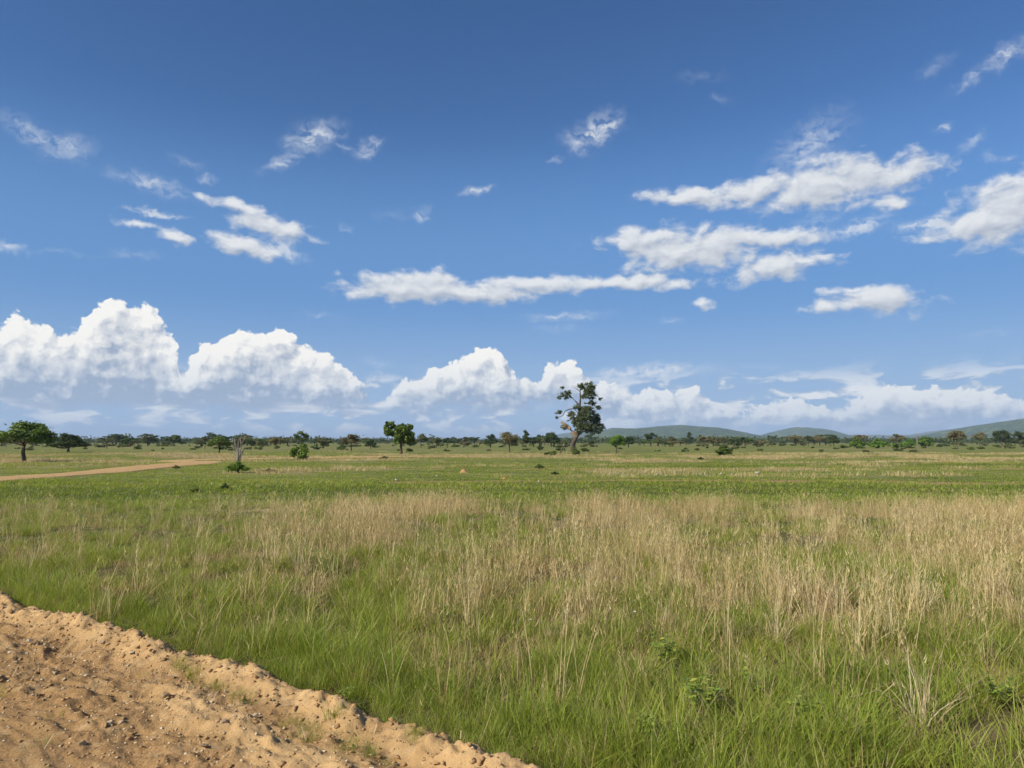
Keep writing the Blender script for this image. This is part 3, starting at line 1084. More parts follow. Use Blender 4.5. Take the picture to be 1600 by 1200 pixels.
    for y0, y1, d in ((27, 60, 1.4), (60, 95, .9), (95, 170, .5)):
        x, y = wedge(rng, y0, y1, d)
        c, b, dk, tl = cover(x, y)
        x, y = keep(x, y, np.clip(c * 1.1, 0, 1) * (1 - b))
        X.append(x)
        Y.append(y)
    x, y = np.concatenate(X), np.concatenate(Y)
    s = rng.uniform(.6, 1.2, len(x)) * .85
    w = 1 + .5 * sm(60, 120, y)
    spread('distant_dry_grass', far_dry, x, y, np.stack([w, w, s], 1), np.clip(rng.normal(.5, .2, len(x)), 0, 1), 'pale dry grass in bands across the far plain', 'grass', rng)
    # a little grass on the road's windrows
    ss, tt = rng.uniform(7.5, 18.5, 1500), rng.uniform(.3, 2.6, 1500)
    k = fbm(ss * 1.2, tt * 2.4, 59, 3) + .42 * np.exp(-((tt - .62) / .12) ** 2) * (ss < 12.8) + .16 * np.exp(-((tt - 2.2) / .22) ** 2) * (ss > 11)
    m = k > .70
    ss, tt = ss[m], tt[m]
    P = np.array([road_point(a, b) for a, b in zip(ss, tt)]).reshape(-1, 3)
    s = rng.uniform(.25, .7, len(P))
    scatter('verge_grass', green[:2] + fine, P[:, 0], P[:, 1], np.stack([s, s, s], 1), np.clip(rng.normal(.45, .2, len(P)), 0, 1), 'small grass sprouting between the dirt ridges of the road', 'grass', rng, zs=P[:, 2])
    # tiny white flowers
    fl = []
    for _ in range(3):
        v, f = [], []
        for k in range(5):
            a = k * 1.2566
            b = len(v)
            v += [(0, 0, .42), (math.cos(a - .4) * .012, math.sin(a - .4) * .012, .425), (math.cos(a) * .018, math.sin(a) * .018, .428), (math.cos(a + .4) * .012, math.sin(a + .4) * .012, .425)]
            f.append((b, b + 1, b + 2, b + 3))
        b = len(v)
        v += [(-.0015, 0, 0), (.0015, 0, 0), (.0015, 0, .42), (-.0015, 0, .42)]
        me = mesh_from('flower', np.array(v) * (1, 1, .75), np.array(f + [(b, b + 1, b + 2, b + 3)]), MAT['petal'])
        me.materials.append(MAT['stem'])
        me.polygons[len(f)].material_index = 1
        fl.append(me)
    x, y = wedge(rng, 7, 24, 1.2)
    x, y = keep(x, y, sm(.55, .72, fbm(x * .5, y * .5, 60, 3)))
    s = rng.uniform(.6, 1.0, len(x))
    scatter('wildflowers', fl, x, y, np.stack([s, s, s], 1), s * 0, 'tiny white wildflowers dotted through the grass', 'flowers', rng)


MAT['stem'] = material('green_stem', lambda g: principled(g, (.12, .17, .04), .6, .2))
MAT['petal'] = material('white_petal', lambda g: principled(g, (.78, .78, .74), .6, .2))
make_grass()


# ---------------------------------------------------------------- trees and bushes
def tube(points, radii, sides=7, rng=None, knob=0.0):
    """A tapering tube through the given points."""
    P = [Vector(p) for p in points]
    V, F = [], []
    for i, p in enumerate(P):
        d = (P[min(i + 1, len(P) - 1)] - P[max(i - 1, 0)]).normalized()
        a = d.orthogonal().normalized() if abs(d.z) < .95 else Vector((1, 0, 0)) - d * d.x
        a.normalize()
        b = d.cross(a)
        for k in range(sides):
            t = 2 * math.pi * k / sides
            r = radii[i] * (1 + (rng.uniform(-knob, knob) if rng else 0))
            V.append(tuple(p + (a * math.cos(t) + b * math.sin(t)) * r))
    for i in range(len(P) - 1):
        for k in range(sides):
            F.append((i * sides + k, i * sides + (k + 1) % sides, (i + 1) * sides + (k + 1) % sides, (i + 1) * sides + k))
    b = len(V)
    V += [tuple(P[-1] + (P[-1] - P[-2]).normalized() * radii[-1] * .5)]
    F += [((len(P) - 1) * sides + k, (len(P) - 1) * sides + (k + 1) % sides, b, b) for k in range(sides)]
    return V, F


def add_part(dst, part):
    o = len(dst[0])
    dst[0].extend(part[0])
    dst[1].extend(tuple(i + o for i in f) for f in part[1])


def quads_mesh(name, V, F, mat, smooth=True):
    q = np.array([f for f in F if f[2] != f[3]], int).reshape(-1, 4)
    t = np.array([f[:3] for f in F if f[2] == f[3]], int).reshape(-1, 3)
    return mesh_from(name, np.array(V), [q, t], mat, smooth)


def leaf_cloud(rng, clumps, n, size, shell=.45):
    """Leaf sprays as small tilted quads spread through a set of clumps (x, y, z, rx, ry, rz)."""
    C = np.array(clumps, float)
    w = (C[:, 3] * C[:, 4] * C[:, 5]) ** .72
    pick = rng.choice(len(C), n, p=w / w.sum())
    d = rng.normal(size=(n, 3))
    d /= np.linalg.norm(d, axis=1)[:, None]
    r = rng.random(n) ** shell
    ragged = 1 + .30 * rng.normal(size=n) * (rng.random(n) < .35)
    c = C[pick]
    pos = c[:, :3] + d * c[:, 3:] * (r * ragged)[:, None]
    nrm = d + rng.normal(0, .75, (n, 3)) + np.array([0, 0, .35])
    nrm /= np.linalg.norm(nrm, axis=1)[:, None]
    a = np.cross(nrm, rng.normal(size=(n, 3)))
    a /= np.linalg.norm(a, axis=1)[:, None]
    b = np.cross(nrm, a)
    s = size * rng.uniform(.55, 1.35, n)
    a, b = a * s[:, None], b * (s * rng.uniform(.45, .8, n))[:, None]
    V = np.stack([pos - a, pos - b * .9, pos + a, pos + b], 1).reshape(-1, 3)
    F = np.arange(4 * n).reshape(n, 4)
    num = np.repeat(np.clip(.65 * rng.random(n) + .35 * (pick * .618 % 1), 0, 1), 4)
    return V, F, num


def foliage(name, dark, mid, light):
    def build(g):
        num = attr(g, 'leaf')
        col = g.ramp(num, [(.1, dark), (.5, mid), (.92, light)])
        rnd = g.node('ShaderNodeObjectInfo').outputs['Random']
        hs = g.node('ShaderNodeHueSaturation')
        g.put(hs.inputs['Value'], g.m('MULTIPLY_ADD', rnd, .35, .82))
        g.put(hs.inputs['Hue'], g.m('MULTIPLY_ADD', rnd, .024, .488))
        g.put(hs.inputs['Color'], col)
        return leafy(g, hs.outputs[0], .30, .55, .25)
    return material(name, build)


MAT['leaf_green'] = foliage('tree_leaf_green', (.060, .100, .020), (.115, .170, .032), (.19, .24, .05))
MAT['leaf_dark'] = foliage('tree_leaf_dark', (.034, .060, .016), (.064, .100, .024), (.115, .155, .04))
MAT['leaf_olive'] = foliage('tree_leaf_olive', (.085, .095, .032), (.14, .150, .052), (.21, .215, .085))
MAT['leaf_brown'] = foliage('tree_leaf_brownish', (.12, .105, .046), (.20, .175, .075), (.28, .245, .115))
MAT['leaf_bright'] = foliage('bush_leaf_bright', (.07, .13, .016), (.13, .22, .026), (.21, .31, .05))
MAT['leaf_grey'] = foliage('tree_leaf_grey_green', (.062, .085, .036), (.115, .145, .062), (.19, .22, .10))


def m_bark(dark, light):
    def build(g):
        pos = g.node('ShaderNodeTexCoord').outputs['Object']
        n = g.noise(g.v('MULTIPLY', pos, (6, 6, 1.6)), 3.0, 6, .65)
        return principled(g, g.ramp(n, [(.3, dark), (.7, light)]), .9, .1, bump(g, n, .6, .03))
    return build


MAT['bark'] = material('brown_bark', m_bark((.055, .04, .028), (.15, .115, .08)))
MAT['bark_warm'] = material('pale_broken_bark', m_bark((.15, .095, .055), (.40, .28, .18)))
MAT['bark_grey'] = material('weathered_grey_wood', m_bark((.11, .095, .078), (.32, .285, .24)))


def tree_meshes(kind, seed, small=False):
    """Trunk and crown of a tree one unit high and one unit wide; small: for one that is a few pixels high."""
    rng = np.random.default_rng(seed)
    rp = random.Random(seed)
    wood = ([], [])
    clumps = []
    n, size, fork = 4600, .028, .34
    if kind == 'umbrella':                                 # flat-topped acacia on a bare forked trunk
        for k in range(16):
            a, r = rp.uniform(0, 6.28), math.sqrt(rp.random()) * .40
            clumps.append((math.cos(a) * r, math.sin(a) * r, .83 - .42 * r * r / .16 * .45 + rp.uniform(-.05, .05), .16, .16, .10))
        for k in range(13):
            a = k * .483 + rp.uniform(-.15, .15)
            clumps.append((math.cos(a) * .40, math.sin(a) * .40, .55 + rp.uniform(-.08, .10), .13, .13, .10))
        fork = .38
    elif kind == 'flat':                                   # thin, layered, see-through acacia
        for k in range(13):
            a, r = rp.uniform(0, 6.28), math.sqrt(rp.random()) * .42
            clumps.append((math.cos(a) * r, math.sin(a) * r, rp.choice((.72, .82, .92)) - .25 * r + rp.uniform(-.02, .02), .13, .13, .045))
        n, fork = 2600, .45
    elif kind == 'dome':                                   # dense dome that comes down low
        for k in range(30):
            a, u = rp.uniform(0, 6.28), rp.random()
            r = .40 * math.sqrt(1 - u * u * .85)
            clumps.append((math.cos(a) * r * rp.uniform(.55, 1), math.sin(a) * r * rp.uniform(.55, 1), .30 + .60 * u * rp.uniform(.8, 1.02), .13, .13, .11))
        n, fork = 4800, .22
    elif kind == 'round':                                  # rounded crown on a clear trunk
        for k in range(24):
            v = Vector((rp.gauss(0, 1), rp.gauss(0, 1), rp.gauss(0, 1))).normalized() * rp.uniform(.5, 1)
            clumps.append((v.x * .36, v.y * .36, .66 + v.z * .25, .16, .16, .12))
        n, fork = 4600, .36
    elif kind == 'loose':                                  # irregular crown with holes
        for k in range(12):
            v = Vector((rp.gauss(0, 1), rp.gauss(0, 1), rp.gauss(0, 1))).normalized() * rp.uniform(.4, 1)
            clumps.append((v.x * .38, v.y * .38, .66 + v.z * .29, .145, .145, .095))
        n, fork = 2600, .36
    elif kind == 'upright':                                # tall and narrow, uneven
        for k in range(15):
            t = k / 14
            a = rp.uniform(0, 6.28)
            r = (.34 - .22 * t) * rp.uniform(.3, 1)
            clumps.append((math.cos(a) * r, math.sin(a) * r, .34 + .60 * t, .17 - .04 * t, .17 - .04 * t, .085))
        n, fork = 3200, .30
    elif kind == 'bush':                                   # many stems, leaves to the ground
        for k in range(22):
            a, r = rp.uniform(0, 6.28), math.sqrt(rp.random()) * .40
            clumps.append((math.cos(a) * r, math.sin(a) * r, .08 + rp.random() * (.80 - 1.1 * r), .14, .14, .15))
        n, fork, size = 2000, .03, .05
    tw = .022 if kind in ('flat', 'loose', 'upright') else .030
    if kind != 'bush':
        lean = rp.uniform(-.04, .04)
        add_part(wood, tube([(0, 0, -.03), (lean * .3, 0, .02), (lean * .7, .01, fork * .6), (lean, 0, fork)], [tw * 1.7, tw * 1.25, tw, tw * .95], 8, rp, .08))
        base = Vector((lean, 0, fork))
    else:
        base = Vector((0, 0, .02))
    order = sorted(clumps, key=lambda c: -c[2])
    for c in order[::2 if kind != 'flat' else 1][:4 if small else 11]:
        e = Vector(c[:3])
        mid = base.lerp(e, .5) + Vector((rp.uniform(-.04, .04), rp.uniform(-.04, .04), rp.uniform(-.05, .03)))
        add_part(wood, tube([tuple(base), tuple(base.lerp(mid, .5) + Vector((0, 0, .01))), tuple(mid), tuple(e)], [tw * .7, tw * .5, tw * .36, tw * .14], 5, rp, .06))
    V, F, num = leaf_cloud(rng, clumps, n // 8 if small else n, size * 2.1 if small else size)
    V[:, 2] = np.maximum(V[:, 2], .01)
    crown = mesh_from('crown', V, F, None, False, {'leaf': num})
    trunk = quads_mesh('trunk', wood[0], wood[1], None)
    for me in (crown, trunk):
        me.materials.append(MAT['bark'])
    return trunk, crown


TREE_BANK = {(k, s): tree_meshes(k, 100 + 7 * i + 31 * s) for i, k in enumerate(('umbrella', 'flat', 'dome', 'round', 'loose', 'upright', 'bush')) for s in range(3)}

SMALL_BANK = {k: tree_meshes(k[0], 500 + 13 * i, True) for i, k in enumerate(TREE_BANK)}


def plant(name, kind, variant, px, base_y, top_y, width, leaf, label, cat='tree', group=None, turn=0.0, bank=None):
    """Stands a tree or bush of the given size on the plain, where the photograph shows its foot."""
    x, y = ground_at(px, base_y)
    zz = float(height(np.array([x]), np.array([y]))[0])
    d = math.hypot(y, 0)
    hm, wm = (base_y - top_y) * d / F_PX, width * d / F_PX
    e = link(name, None, label=label, category=cat, group=group)
    e.location = (x, y, zz)
    e.rotation_euler = (0, 0, turn)
    e.scale = (wm, wm, hm)
    pair = (bank or TREE_BANK)[kind, variant]
    for nm, me, mat in (('trunk', pair[0], 'bark'), ('crown', pair[1], leaf)):
        if kind == 'bush' and nm == 'trunk':
            nm = 'stems'
        o = link(nm if not (kind == 'bush' and nm == 'crown') else 'foliage', me, e)
        o.material_slots[0].link = 'OBJECT'
        o.material_slots[0].material = MAT[mat]
    return e


# the trees one can tell apart: name, kind, variant, x, foot y, top y, width, leaf, label
TREES = [
    ('acacia_tree', 'umbrella', 0, 38, 720, 653, 86, 'leaf_green', 'broad flat-topped green acacia with a forked trunk, at the left end of the plain'),
    ('shade_tree', 'dome', 0, 107, 707, 677, 58, 'leaf_dark', 'dense dark dome-shaped tree beside the big acacia'),
    ('acacia_tree', 'flat', 0, 167, 701.5, 682, 27, 'leaf_olive', 'small open olive acacia between the dark dome tree and the road'),
    ('acacia_tree', 'flat', 1, 320, 701.5, 682, 25, 'leaf_olive', 'thin olive acacia just behind the small green umbrella acacia'),
    ('acacia_tree', 'umbrella', 1, 342, 710.5, 681, 36, 'leaf_green', 'small bright umbrella acacia on a thin trunk near the dead tree'),
    ('shade_tree', 'round', 0, 393, 701.5, 685, 19, 'leaf_dark', 'small round dark tree just right of the dead tree'),
    ('acacia_tree', 'round', 1, 432, 701.8, 683, 31, 'leaf_brown', 'olive-brown round tree between the dead tree and the bright bush'),
    ('acacia_tree', 'loose', 0, 473, 702.5, 674, 33, 'leaf_green', 'ragged green tree rising behind the bright upright bush'),
    ('acacia_tree', 'loose', 1, 505, 701, 684, 34, 'leaf_olive', 'low spreading olive tree right of the bright upright bush'),
    ('acacia_tree', 'loose', 2, 549, 705, 676, 38, 'leaf_brown', 'brownish loose-crowned tree left of the two-lobed green tree'),
    ('shade_tree', 'dome', 1, 579, 701, 685, 20, 'leaf_dark', 'small dark tree next to the two-lobed green tree'),
    ('acacia_tree', 'loose', 0, 658, 700, 678, 27, 'leaf_olive', 'airy olive tree just right of the two-lobed green tree'),
    ('acacia_tree', 'round', 2, 682, 700, 682.5, 18, 'leaf_olive', 'first of two small olive trees right of the airy one'),
    ('acacia_tree', 'loose', 2, 699, 700, 682, 17, 'leaf_dark', 'second of two small trees right of the airy olive one'),
    ('acacia_tree', 'flat', 2, 724, 699.5, 681.5, 28, 'leaf_olive', 'flat olive-green tree left of the dark round tree'),
    ('acacia_tree', 'flat', 0, 741, 699.5, 681, 19, 'leaf_dark', 'small flat dark tree touching the dark round tree'),
    ('shade_tree', 'dome', 2, 766, 699, 677.5, 26, 'leaf_dark', 'dark round tree just left of the pale olive dome tree'),
    ('acacia_tree', 'round', 0, 796, 707, 670, 36, 'leaf_brown', 'pale olive-brown dome tree on a thin trunk in the middle'),
    ('shade_tree', 'upright', 0, 821, 700, 673, 21, 'leaf_dark', 'narrow dark tree just right of the pale olive dome tree'),
    ('shade_tree', 'dome', 0, 861, 698.5, 675, 33, 'leaf_dark', 'broad dark dome tree left of the tallest tree'),
    ('shade_tree', 'upright', 1, 923, 693, 671, 25, 'leaf_dark', 'dark tree partly hidden behind the foot of the tallest tree'),
    ('small_tree', 'round', 1, 964, 709, 679, 31, 'leaf_bright', 'bright green low round tree right of the tallest tree'),
    ('shade_tree', 'dome', 1, 982, 699, 681, 24, 'leaf_dark', 'dark tree peeping out behind the bright green round tree'),
    ('shade_tree', 'loose', 1, 1016, 696.5, 673, 28, 'leaf_dark', 'dark ragged tree standing before the long flat hill'),
    ('shade_tree', 'dome', 2, 1050, 697.5, 681, 23, 'leaf_olive', 'low rounded olive tree below the long flat hill'),
    ('shade_tree', 'upright', 2, 1078, 695.5, 675, 16, 'leaf_dark', 'narrow upright dark tree at the middle of the long flat hill'),
    ('acacia_tree', 'loose', 0, 1100, 697.5, 681, 23, 'leaf_brown', 'brownish low tree right of the narrow upright one'),
    ('acacia_tree', 'flat', 1, 1118, 697.5, 682, 15, 'leaf_olive', 'small thin tree under the falling end of the long hill'),
    ('acacia_tree', 'round', 2, 1130, 697.5, 682.5, 14, 'leaf_olive', 'small round tree under the falling end of the long hill'),
    ('acacia_tree', 'flat', 2, 1158, 697, 682.5, 14, 'leaf_dark', 'lone small tree in the gap between the two hills'),
    ('acacia_tree', 'flat', 0, 1208, 695.5, 678.5, 16, 'leaf_dark', 'small flat-topped tree at the left foot of the cone-shaped hill'),
    ('acacia_tree', 'loose', 1, 1242, 696.5, 677, 28, 'leaf_brown', 'brown loose tree in front of the cone-shaped hill'),
    ('acacia_tree', 'flat', 1, 1263, 697.5, 680, 16, 'leaf_olive', 'thin tree in front of the cone-shaped hill'),
    ('acacia_tree', 'round', 0, 1281, 697, 677.5, 24, 'leaf_brown', 'olive-brown round tree at the right foot of the cone-shaped hill'),
    ('shade_tree', 'dome', 0, 1303, 697.5, 679, 21, 'leaf_dark', 'dark tree left of the bright bush thicket'),
    ('acacia_tree', 'loose', 2, 1401, 697, 676, 29, 'leaf_brown', 'brownish tree rising behind the bright bush thicket'),
    ('acacia_tree', 'round', 1, 1495, 698, 672.5, 34, 'leaf_brown', 'olive-brown dome tree before the hill at the right'),
    ('acacia_tree', 'loose', 0, 1531, 697.5, 675.5, 27, 'leaf_brown', 'brown ragged tree left of the dark pair at the right edge'),
    ('shade_tree', 'dome', 1, 1566, 697, 670, 32, 'leaf_dark', 'left one of the dark pair of trees at the right edge'),
    ('shade_tree', 'loose', 1, 1594, 698, 670, 26, 'leaf_dark', 'right one of the dark pair of trees, cut by the picture edge'),
]
BUSHES = [
    ('bush', 'bush', 0, 470, 719.5, 688, 34, 'leaf_bright', 'bright green upright bush standing alone right of the dead tree'),
    ('bush', 'bush', 1, 372, 738, 719, 40, 'leaf_bright', 'round green bush growing round the foot of the dead tree'),
    ('bush', 'bush', 2, 1131, 711.5, 694, 31, 'leaf_green', 'dark green bush alone on the plain below the long hill'),
    ('bush', 'bush', 0, 1318, 700.5, 693.5, 15, 'leaf_bright', 'small bush at the left end of the bright thicket'),
    ('bush', 'bush', 1, 1340, 700.5, 682.5, 30, 'leaf_bright', 'tallest left bush of the bright thicket'),
    ('bush', 'bush', 2, 1371, 700.8, 683, 32, 'leaf_bright', 'second tall bush of the bright thicket'),
    ('bush', 'bush', 0, 1401, 700, 689, 21, 'leaf_bright', 'low bush in the middle gap of the bright thicket'),
    ('bush', 'bush', 1, 1422, 698.5, 684.5, 28, 'leaf_bright', 'bush left of the pale dead trunk in the thicket'),
    ('bush', 'bush', 2, 1446, 697.5, 679.5, 26, 'leaf_bright', 'bush right of the pale dead trunk in the thicket'),
    ('bush', 'bush', 0, 862, 711.5, 701.5, 24, 'leaf_green', 'low green bush on the left at the foot of the tallest tree'),
    ('bush', 'bush', 1, 899, 710.5, 697, 17, 'leaf_green', 'green bush touching the trunk of the tallest tree'),
    ('bush', 'bush', 2, 844, 704, 692.5, 11, 'leaf_dark', 'small dark bush left of the tallest tree'),
    ('bush', 'bush', 1, 842, 732, 724.5, 17, 'leaf_green', 'flat little bush on the short grass below the tallest tree'),
    ('bush', 'bush', 2, 867, 741.5, 735.5, 13, 'leaf_dark', 'tiny dark bush right of the flat little one'),
    ('bush', 'bush', 0, 600, 719.5, 712.5, 17, 'leaf_olive', 'low olive shrub below the two-lobed green tree'),
    ('bush', 'bush', 1, 351, 765, 754, 15, 'leaf_dark', 'small dark shrub on the short grass below the dead tree'),
    ('bush', 'bush', 0, 304, 767, 760.5, 18, 'leaf_green', 'low green shrub left of the small dark one'),
    ('bush', 'bush', 2, 1095, 718, 712.5, 10, 'leaf_dark', 'tiny shrub left of the lone dark green bush'),
    ('bush', 'bush', 0, 1428, 706, 700.5, 15, 'leaf_olive', 'low shrub on the grass in front of the bright thicket'),
    ('bush', 'bush', 2, 420, 737.5, 731.5, 22, 'leaf_olive', 'low dark scrub right of the bush at the dead tree'),
    ('bush', 'bush', 1, 275, 733, 727, 15, 'leaf_olive', 'small dry shrub on the edge of the far road'),
]


def make_trees():
    rp = random.Random(3)
    for r in TREES:
        plant(*r, turn=rp.uniform(0, 6.28))
    for r in BUSHES:
        plant(*r, cat='bush', turn=rp.uniform(0, 6.28))
    # the green tree with two lobes
    t = link('leafy_tree', None, label='leafy green tree with two lobes standing alone left of the middle', category='tree')
    x, y = ground_at(627, 710)
    u = y / F_PX
    t.location = (x, y, float(height(np.array([x]), np.array([y]))[0]))
    rng = np.random.default_rng(77)
    w = ([], [])
    add_part(w, tube([(0, 0, -.2), (0, 0, 4 * u), (-.5 * u, 0, 14 * u), (-1 * u, 0, 22 * u), (0, 0, 34 * u)], [2.6 * u, 2 * u, 1.7 * u, 1.5 * u, .7 * u], 8, rp, .08))
    for e in ((-22, 3, 40), (14, -4, 36), (-10, 6, 44), (10, 8, 46), (20, 0, 26), (-26, -4, 30)):
        add_part(w, tube([(-1 * u, 0, 18 * u), (e[0] * .5 * u, e[1] * .5 * u, e[2] * .75 * u), tuple(k * u for k in e)], [1.1 * u, .7 * u, .2 * u], 5, rp))
    link('trunk', quads_mesh('trunk', w[0], w[1], MAT['bark']), t)
    cl = []
    for k in range(30):
        v = Vector((rp.gauss(0, 1), rp.gauss(0, 1), rp.gauss(0, 1))).normalized() * rp.uniform(.45, 1)
        cl.append((2 * u + v.x * 18 * u, v.y * 17 * u, 31 * u + v.z * 18 * u, 6 * u, 6 * u, 5 * u))
    for k in range(13):
        v = Vector((rp.gauss(0, 1), rp.gauss(0, 1), rp.gauss(0, 1))).normalized() * rp.uniform(.3, 1)
        cl.append((-18 * u + v.x * 11 * u, 4 * u + v.y * 9 * u, 38 * u + v.z * 14 * u, 4.5 * u, 4.5 * u, 4 * u))
    V, F, num = leaf_cloud(rng, cl, 7500, .24)
    link('crown', mesh_from('crown', V, F, MAT['leaf_bright'], False, {'leaf': num}), t)

    # the tallest tree, drawn from the photograph: offsets from its foot in pixels of a close view, 8.57 to one photo pixel
    x, y = ground_at(895, 706)
    u = y / F_PX / 8.57
    t = link('tall_tree', None, label='tallest tree, sparse and broken, with a pale snapped limb', category='tree')
    t.location = (x, y, float(height(np.array([x]), np.array([y]))[0]) - .1)

    def at(zx, zy, d=0.0):
        return ((zx - 640) * u, d * u, (1076 - zy) * u)
    w = ([], [])
    add_part(w, tube([at(632, 1085), at(636, 1040), at(645, 960), at(668, 895), at(695, 850)], [44 * u, 36 * u, 31 * u, 31 * u, 29 * u], 12, rp, .12))
    add_part(w, tube([at(690, 860), at(715, 800, 4), at(728, 700, 8), at(728, 600), at(736, 460, -6), at(746, 350, -4), at(742, 250), at(790, 190, 5)], [33 * u, 27 * u, 22 * u, 19 * u, 16 * u, 11 * u, 7 * u, 3 * u], 9, rp, .08))
    limbs = [[(734, 450, 0, 11), (690, 400, -8, 9), (640, 350, -12, 7), (575, 300, -10, 3)], [(728, 560, 0, 9), (662, 490, 10, 8), (600, 497, 16, 7), (545, 520, 16, 6), (508, 585, 14, 5), (425, 612, 10, 2.5)],
             [(730, 620, 0, 9), (800, 560, 20, 7), (880, 500, 30, 5), (990, 470, 34, 2)], [(742, 330, 0, 7), (820, 280, -20, 5), (940, 300, -26, 4), (1030, 370, -30, 2)], [(742, 260, 0, 6), (700, 230, 0, 4), (640, 190, 0, 1.5)],
             [(722, 770, 0, 12), (820, 700, -34, 9), (930, 650, -50, 5), (975, 560, -50, 2)], [(705, 850, 0, 14), (780, 800, 22, 9), (900, 760, 40, 6), (1040, 710, 46, 2.5)], [(728, 650, 0, 8), (650, 600, -30, 6), (580, 560, -36, 2.5)],
             [(730, 700, 0, 9), (720, 660, 70, 7), (760, 600, 110, 3)], [(730, 720, 0, 9), (800, 650, -80, 7), (840, 560, -110, 3)]]
    for lb in limbs:
        add_part(w, tube([at(a, b, c) for a, b, c, _ in lb], [r * u for *_, r in lb], 6, rp, .08))
    tr = link('trunk', quads_mesh('trunk', w[0], w[1], MAT['bark']), t)
    w = ([], [])
    add_part(w, tube([at(686, 868, -6), at(640, 805, -12), at(600, 755, -14), at(545, 712, -14), at(488, 668, -12)], [26 * u, 28 * u, 25 * u, 20 * u, 14 * u], 10, rp, .18))
    add_part(w, tube([at(560, 722, -14), at(520, 735, -20), at(484, 728, -24)], [16 * u, 11 * u, 4 * u], 7, rp, .15))
    link('broken_limb', quads_mesh('broken_limb', w[0], w[1], MAT['bark_warm']), t, label='pale snapped-off limb on the left of the trunk')
    cl = []

    def clump(zx, zy, rx, ry, n, r0, depth=1.0):
        for _ in range(int(n * 2.0)):
            a, b = rp.uniform(0, 6.28), math.sqrt(rp.random())
            p = at(zx + math.cos(a) * b * rx, zy + math.sin(a) * b * ry, rp.uniform(-1, 1) * rx * depth)
            r = r0 * rp.uniform(.8, 1.5) * u
            cl.append((*p, r, r, r * .72))
    clump(790, 480, 70, 60, 6, 30)
    clump(740, 620, 80, 60, 8, 32)
    clump(830, 205, 105, 55, 15, 34)
    clump(860, 310, 90, 60, 12, 32)
    clump(560, 300, 70, 55, 9, 28)
    clump(500, 215, 18, 14, 2, 20)
    clump(460, 340, 22, 22, 3, 20)
    clump(1020, 365, 32, 18, 3, 19)
    clump(990, 465, 45, 28, 5, 20)
    clump(900, 415, 50, 30, 5, 24)
    clump(850, 560, 140, 85, 26, 36)
    clump(610, 560, 58, 34, 7, 26)
    clump(455, 545, 36, 28, 4, 22)
    clump(428, 605, 18, 12, 2, 17)
    clump(700, 480, 45, 26, 5, 24)
    clump(820, 680, 170, 75, 28, 38)
    clump(640, 640, 60, 40, 6, 26)
    clump(960, 640, 40, 85, 9, 30)
    clump(1030, 725, 42, 32, 5, 24)
    clump(780, 770, 110, 48, 12, 32)
    clump(960, 780, 90, 40, 9, 28)
    clump(535, 730, 58, 34, 6, 24)
    V, F, num = leaf_cloud(np.random.default_rng(5), cl, 30000, .15, .85)
    link('crown', mesh_from('crown', V, F, MAT['leaf_grey'], False, {'leaf': num}), t)

    # a broken stub standing left of that tree, its top bleached
    x, y = ground_at(877, 707.5)
    u = y / F_PX
    s = link('dead_stump', None, label='leaning broken stump with a bleached top beside the tallest tree', category='stump')
    s.location = (x, y, float(height(np.array([x]), np.array([y]))[0]) - .05)
    w = ([], [])
    add_part(w, tube([(-1.5 * u, 0, 0), (0, 0, 5 * u), (2.8 * u, .2, 9 * u), (4.2 * u, .2, 12 * u)], [1.3 * u, 1.0 * u, .9 * u, 1.3 * u], 8, rp, .15))
    link('trunk', quads_mesh('trunk', w[0], w[1], MAT['bark']), s)
    w = ([], [])
    add_part(w, tube([(4.2 * u, .2, 11.8 * u), (4.6 * u, .2, 13.4 * u), (4.0 * u, .2, 14.6 * u)], [1.5 * u, 1.4 * u, .6 * u], 8, rp, .2))
    link('bleached_top', quads_mesh('bleached_top', w[0], w[1], MAT['bark_grey']), s)

    # the dead tree by the far road
    x, y = ground_at(371, 735.5)
    u = y / F_PX
    dt = link('dead_tree', None, label='bare grey dead tree with upright snapped branches by the far road', category='dead tree')
    dt.location = (x, y, float(height(np.array([x]), np.array([y]))[0]) - .05)
    w = ([], [])
    add_part(w, tube([(0, 0, 0), (-.4 * u, 0, 12 * u), (.2 * u, 0, 24 * u), (-1 * u, 0, 31 * u)], [2.3 * u, 1.9 * u, 1.6 * u, 1.2 * u], 9, rp, .14))
    add_part(w, tube([(.4 * u, 0, 4 * u), (2.4 * u, .1, 18 * u), (3.4 * u, .1, 30 * u)], [1.6 * u, 1.3 * u, 1.0 * u], 8, rp, .14))
    link('trunk', quads_mesh('trunk', w[0], w[1], MAT['bark_grey']), dt)
    for pts in ([(-1, 31), (-4, 40), (-8, 46), (-14, 47)], [(-4, 40), (-6, 50), (-5, 56)], [(3.4, 30), (5, 42), (9, 50), (8, 56)], [(5, 42), (3, 50), (4, 58)], [(0, 26), (-7, 33), (-10, 41)], [(3, 26), (9, 36), (12, 45)], [(1, 28), (0, 42), (1, 52)],
                [(-8, 46), (-10, 52)], [(2.5, 18), (7, 26), (8, 34)]):
        r0 = 1.05 if pts[0][1] > 22 else .85
        n = len(pts)
        w = ([], [])
        dd = rp.uniform(-3, 3)
        add_part(w, tube([(a * u, dd * u * k / n, b * u) for k, (a, b) in enumerate(pts)], [r0 * u * (1 - .75 * k / (n - 1)) for k in range(n)], 6, rp, .12))
        link('branch', quads_mesh('branch', w[0], w[1], MAT['bark_grey']), dt)
    # bleached trunk in the thicket
    x, y = ground_at(1433, 699)
    u = y / F_PX
    dt = link('dead_tree', None, label='pale bare trunk sticking up from the bright bush thicket', category='dead tree')
    dt.location = (x, y, 0)
    w = ([], [])
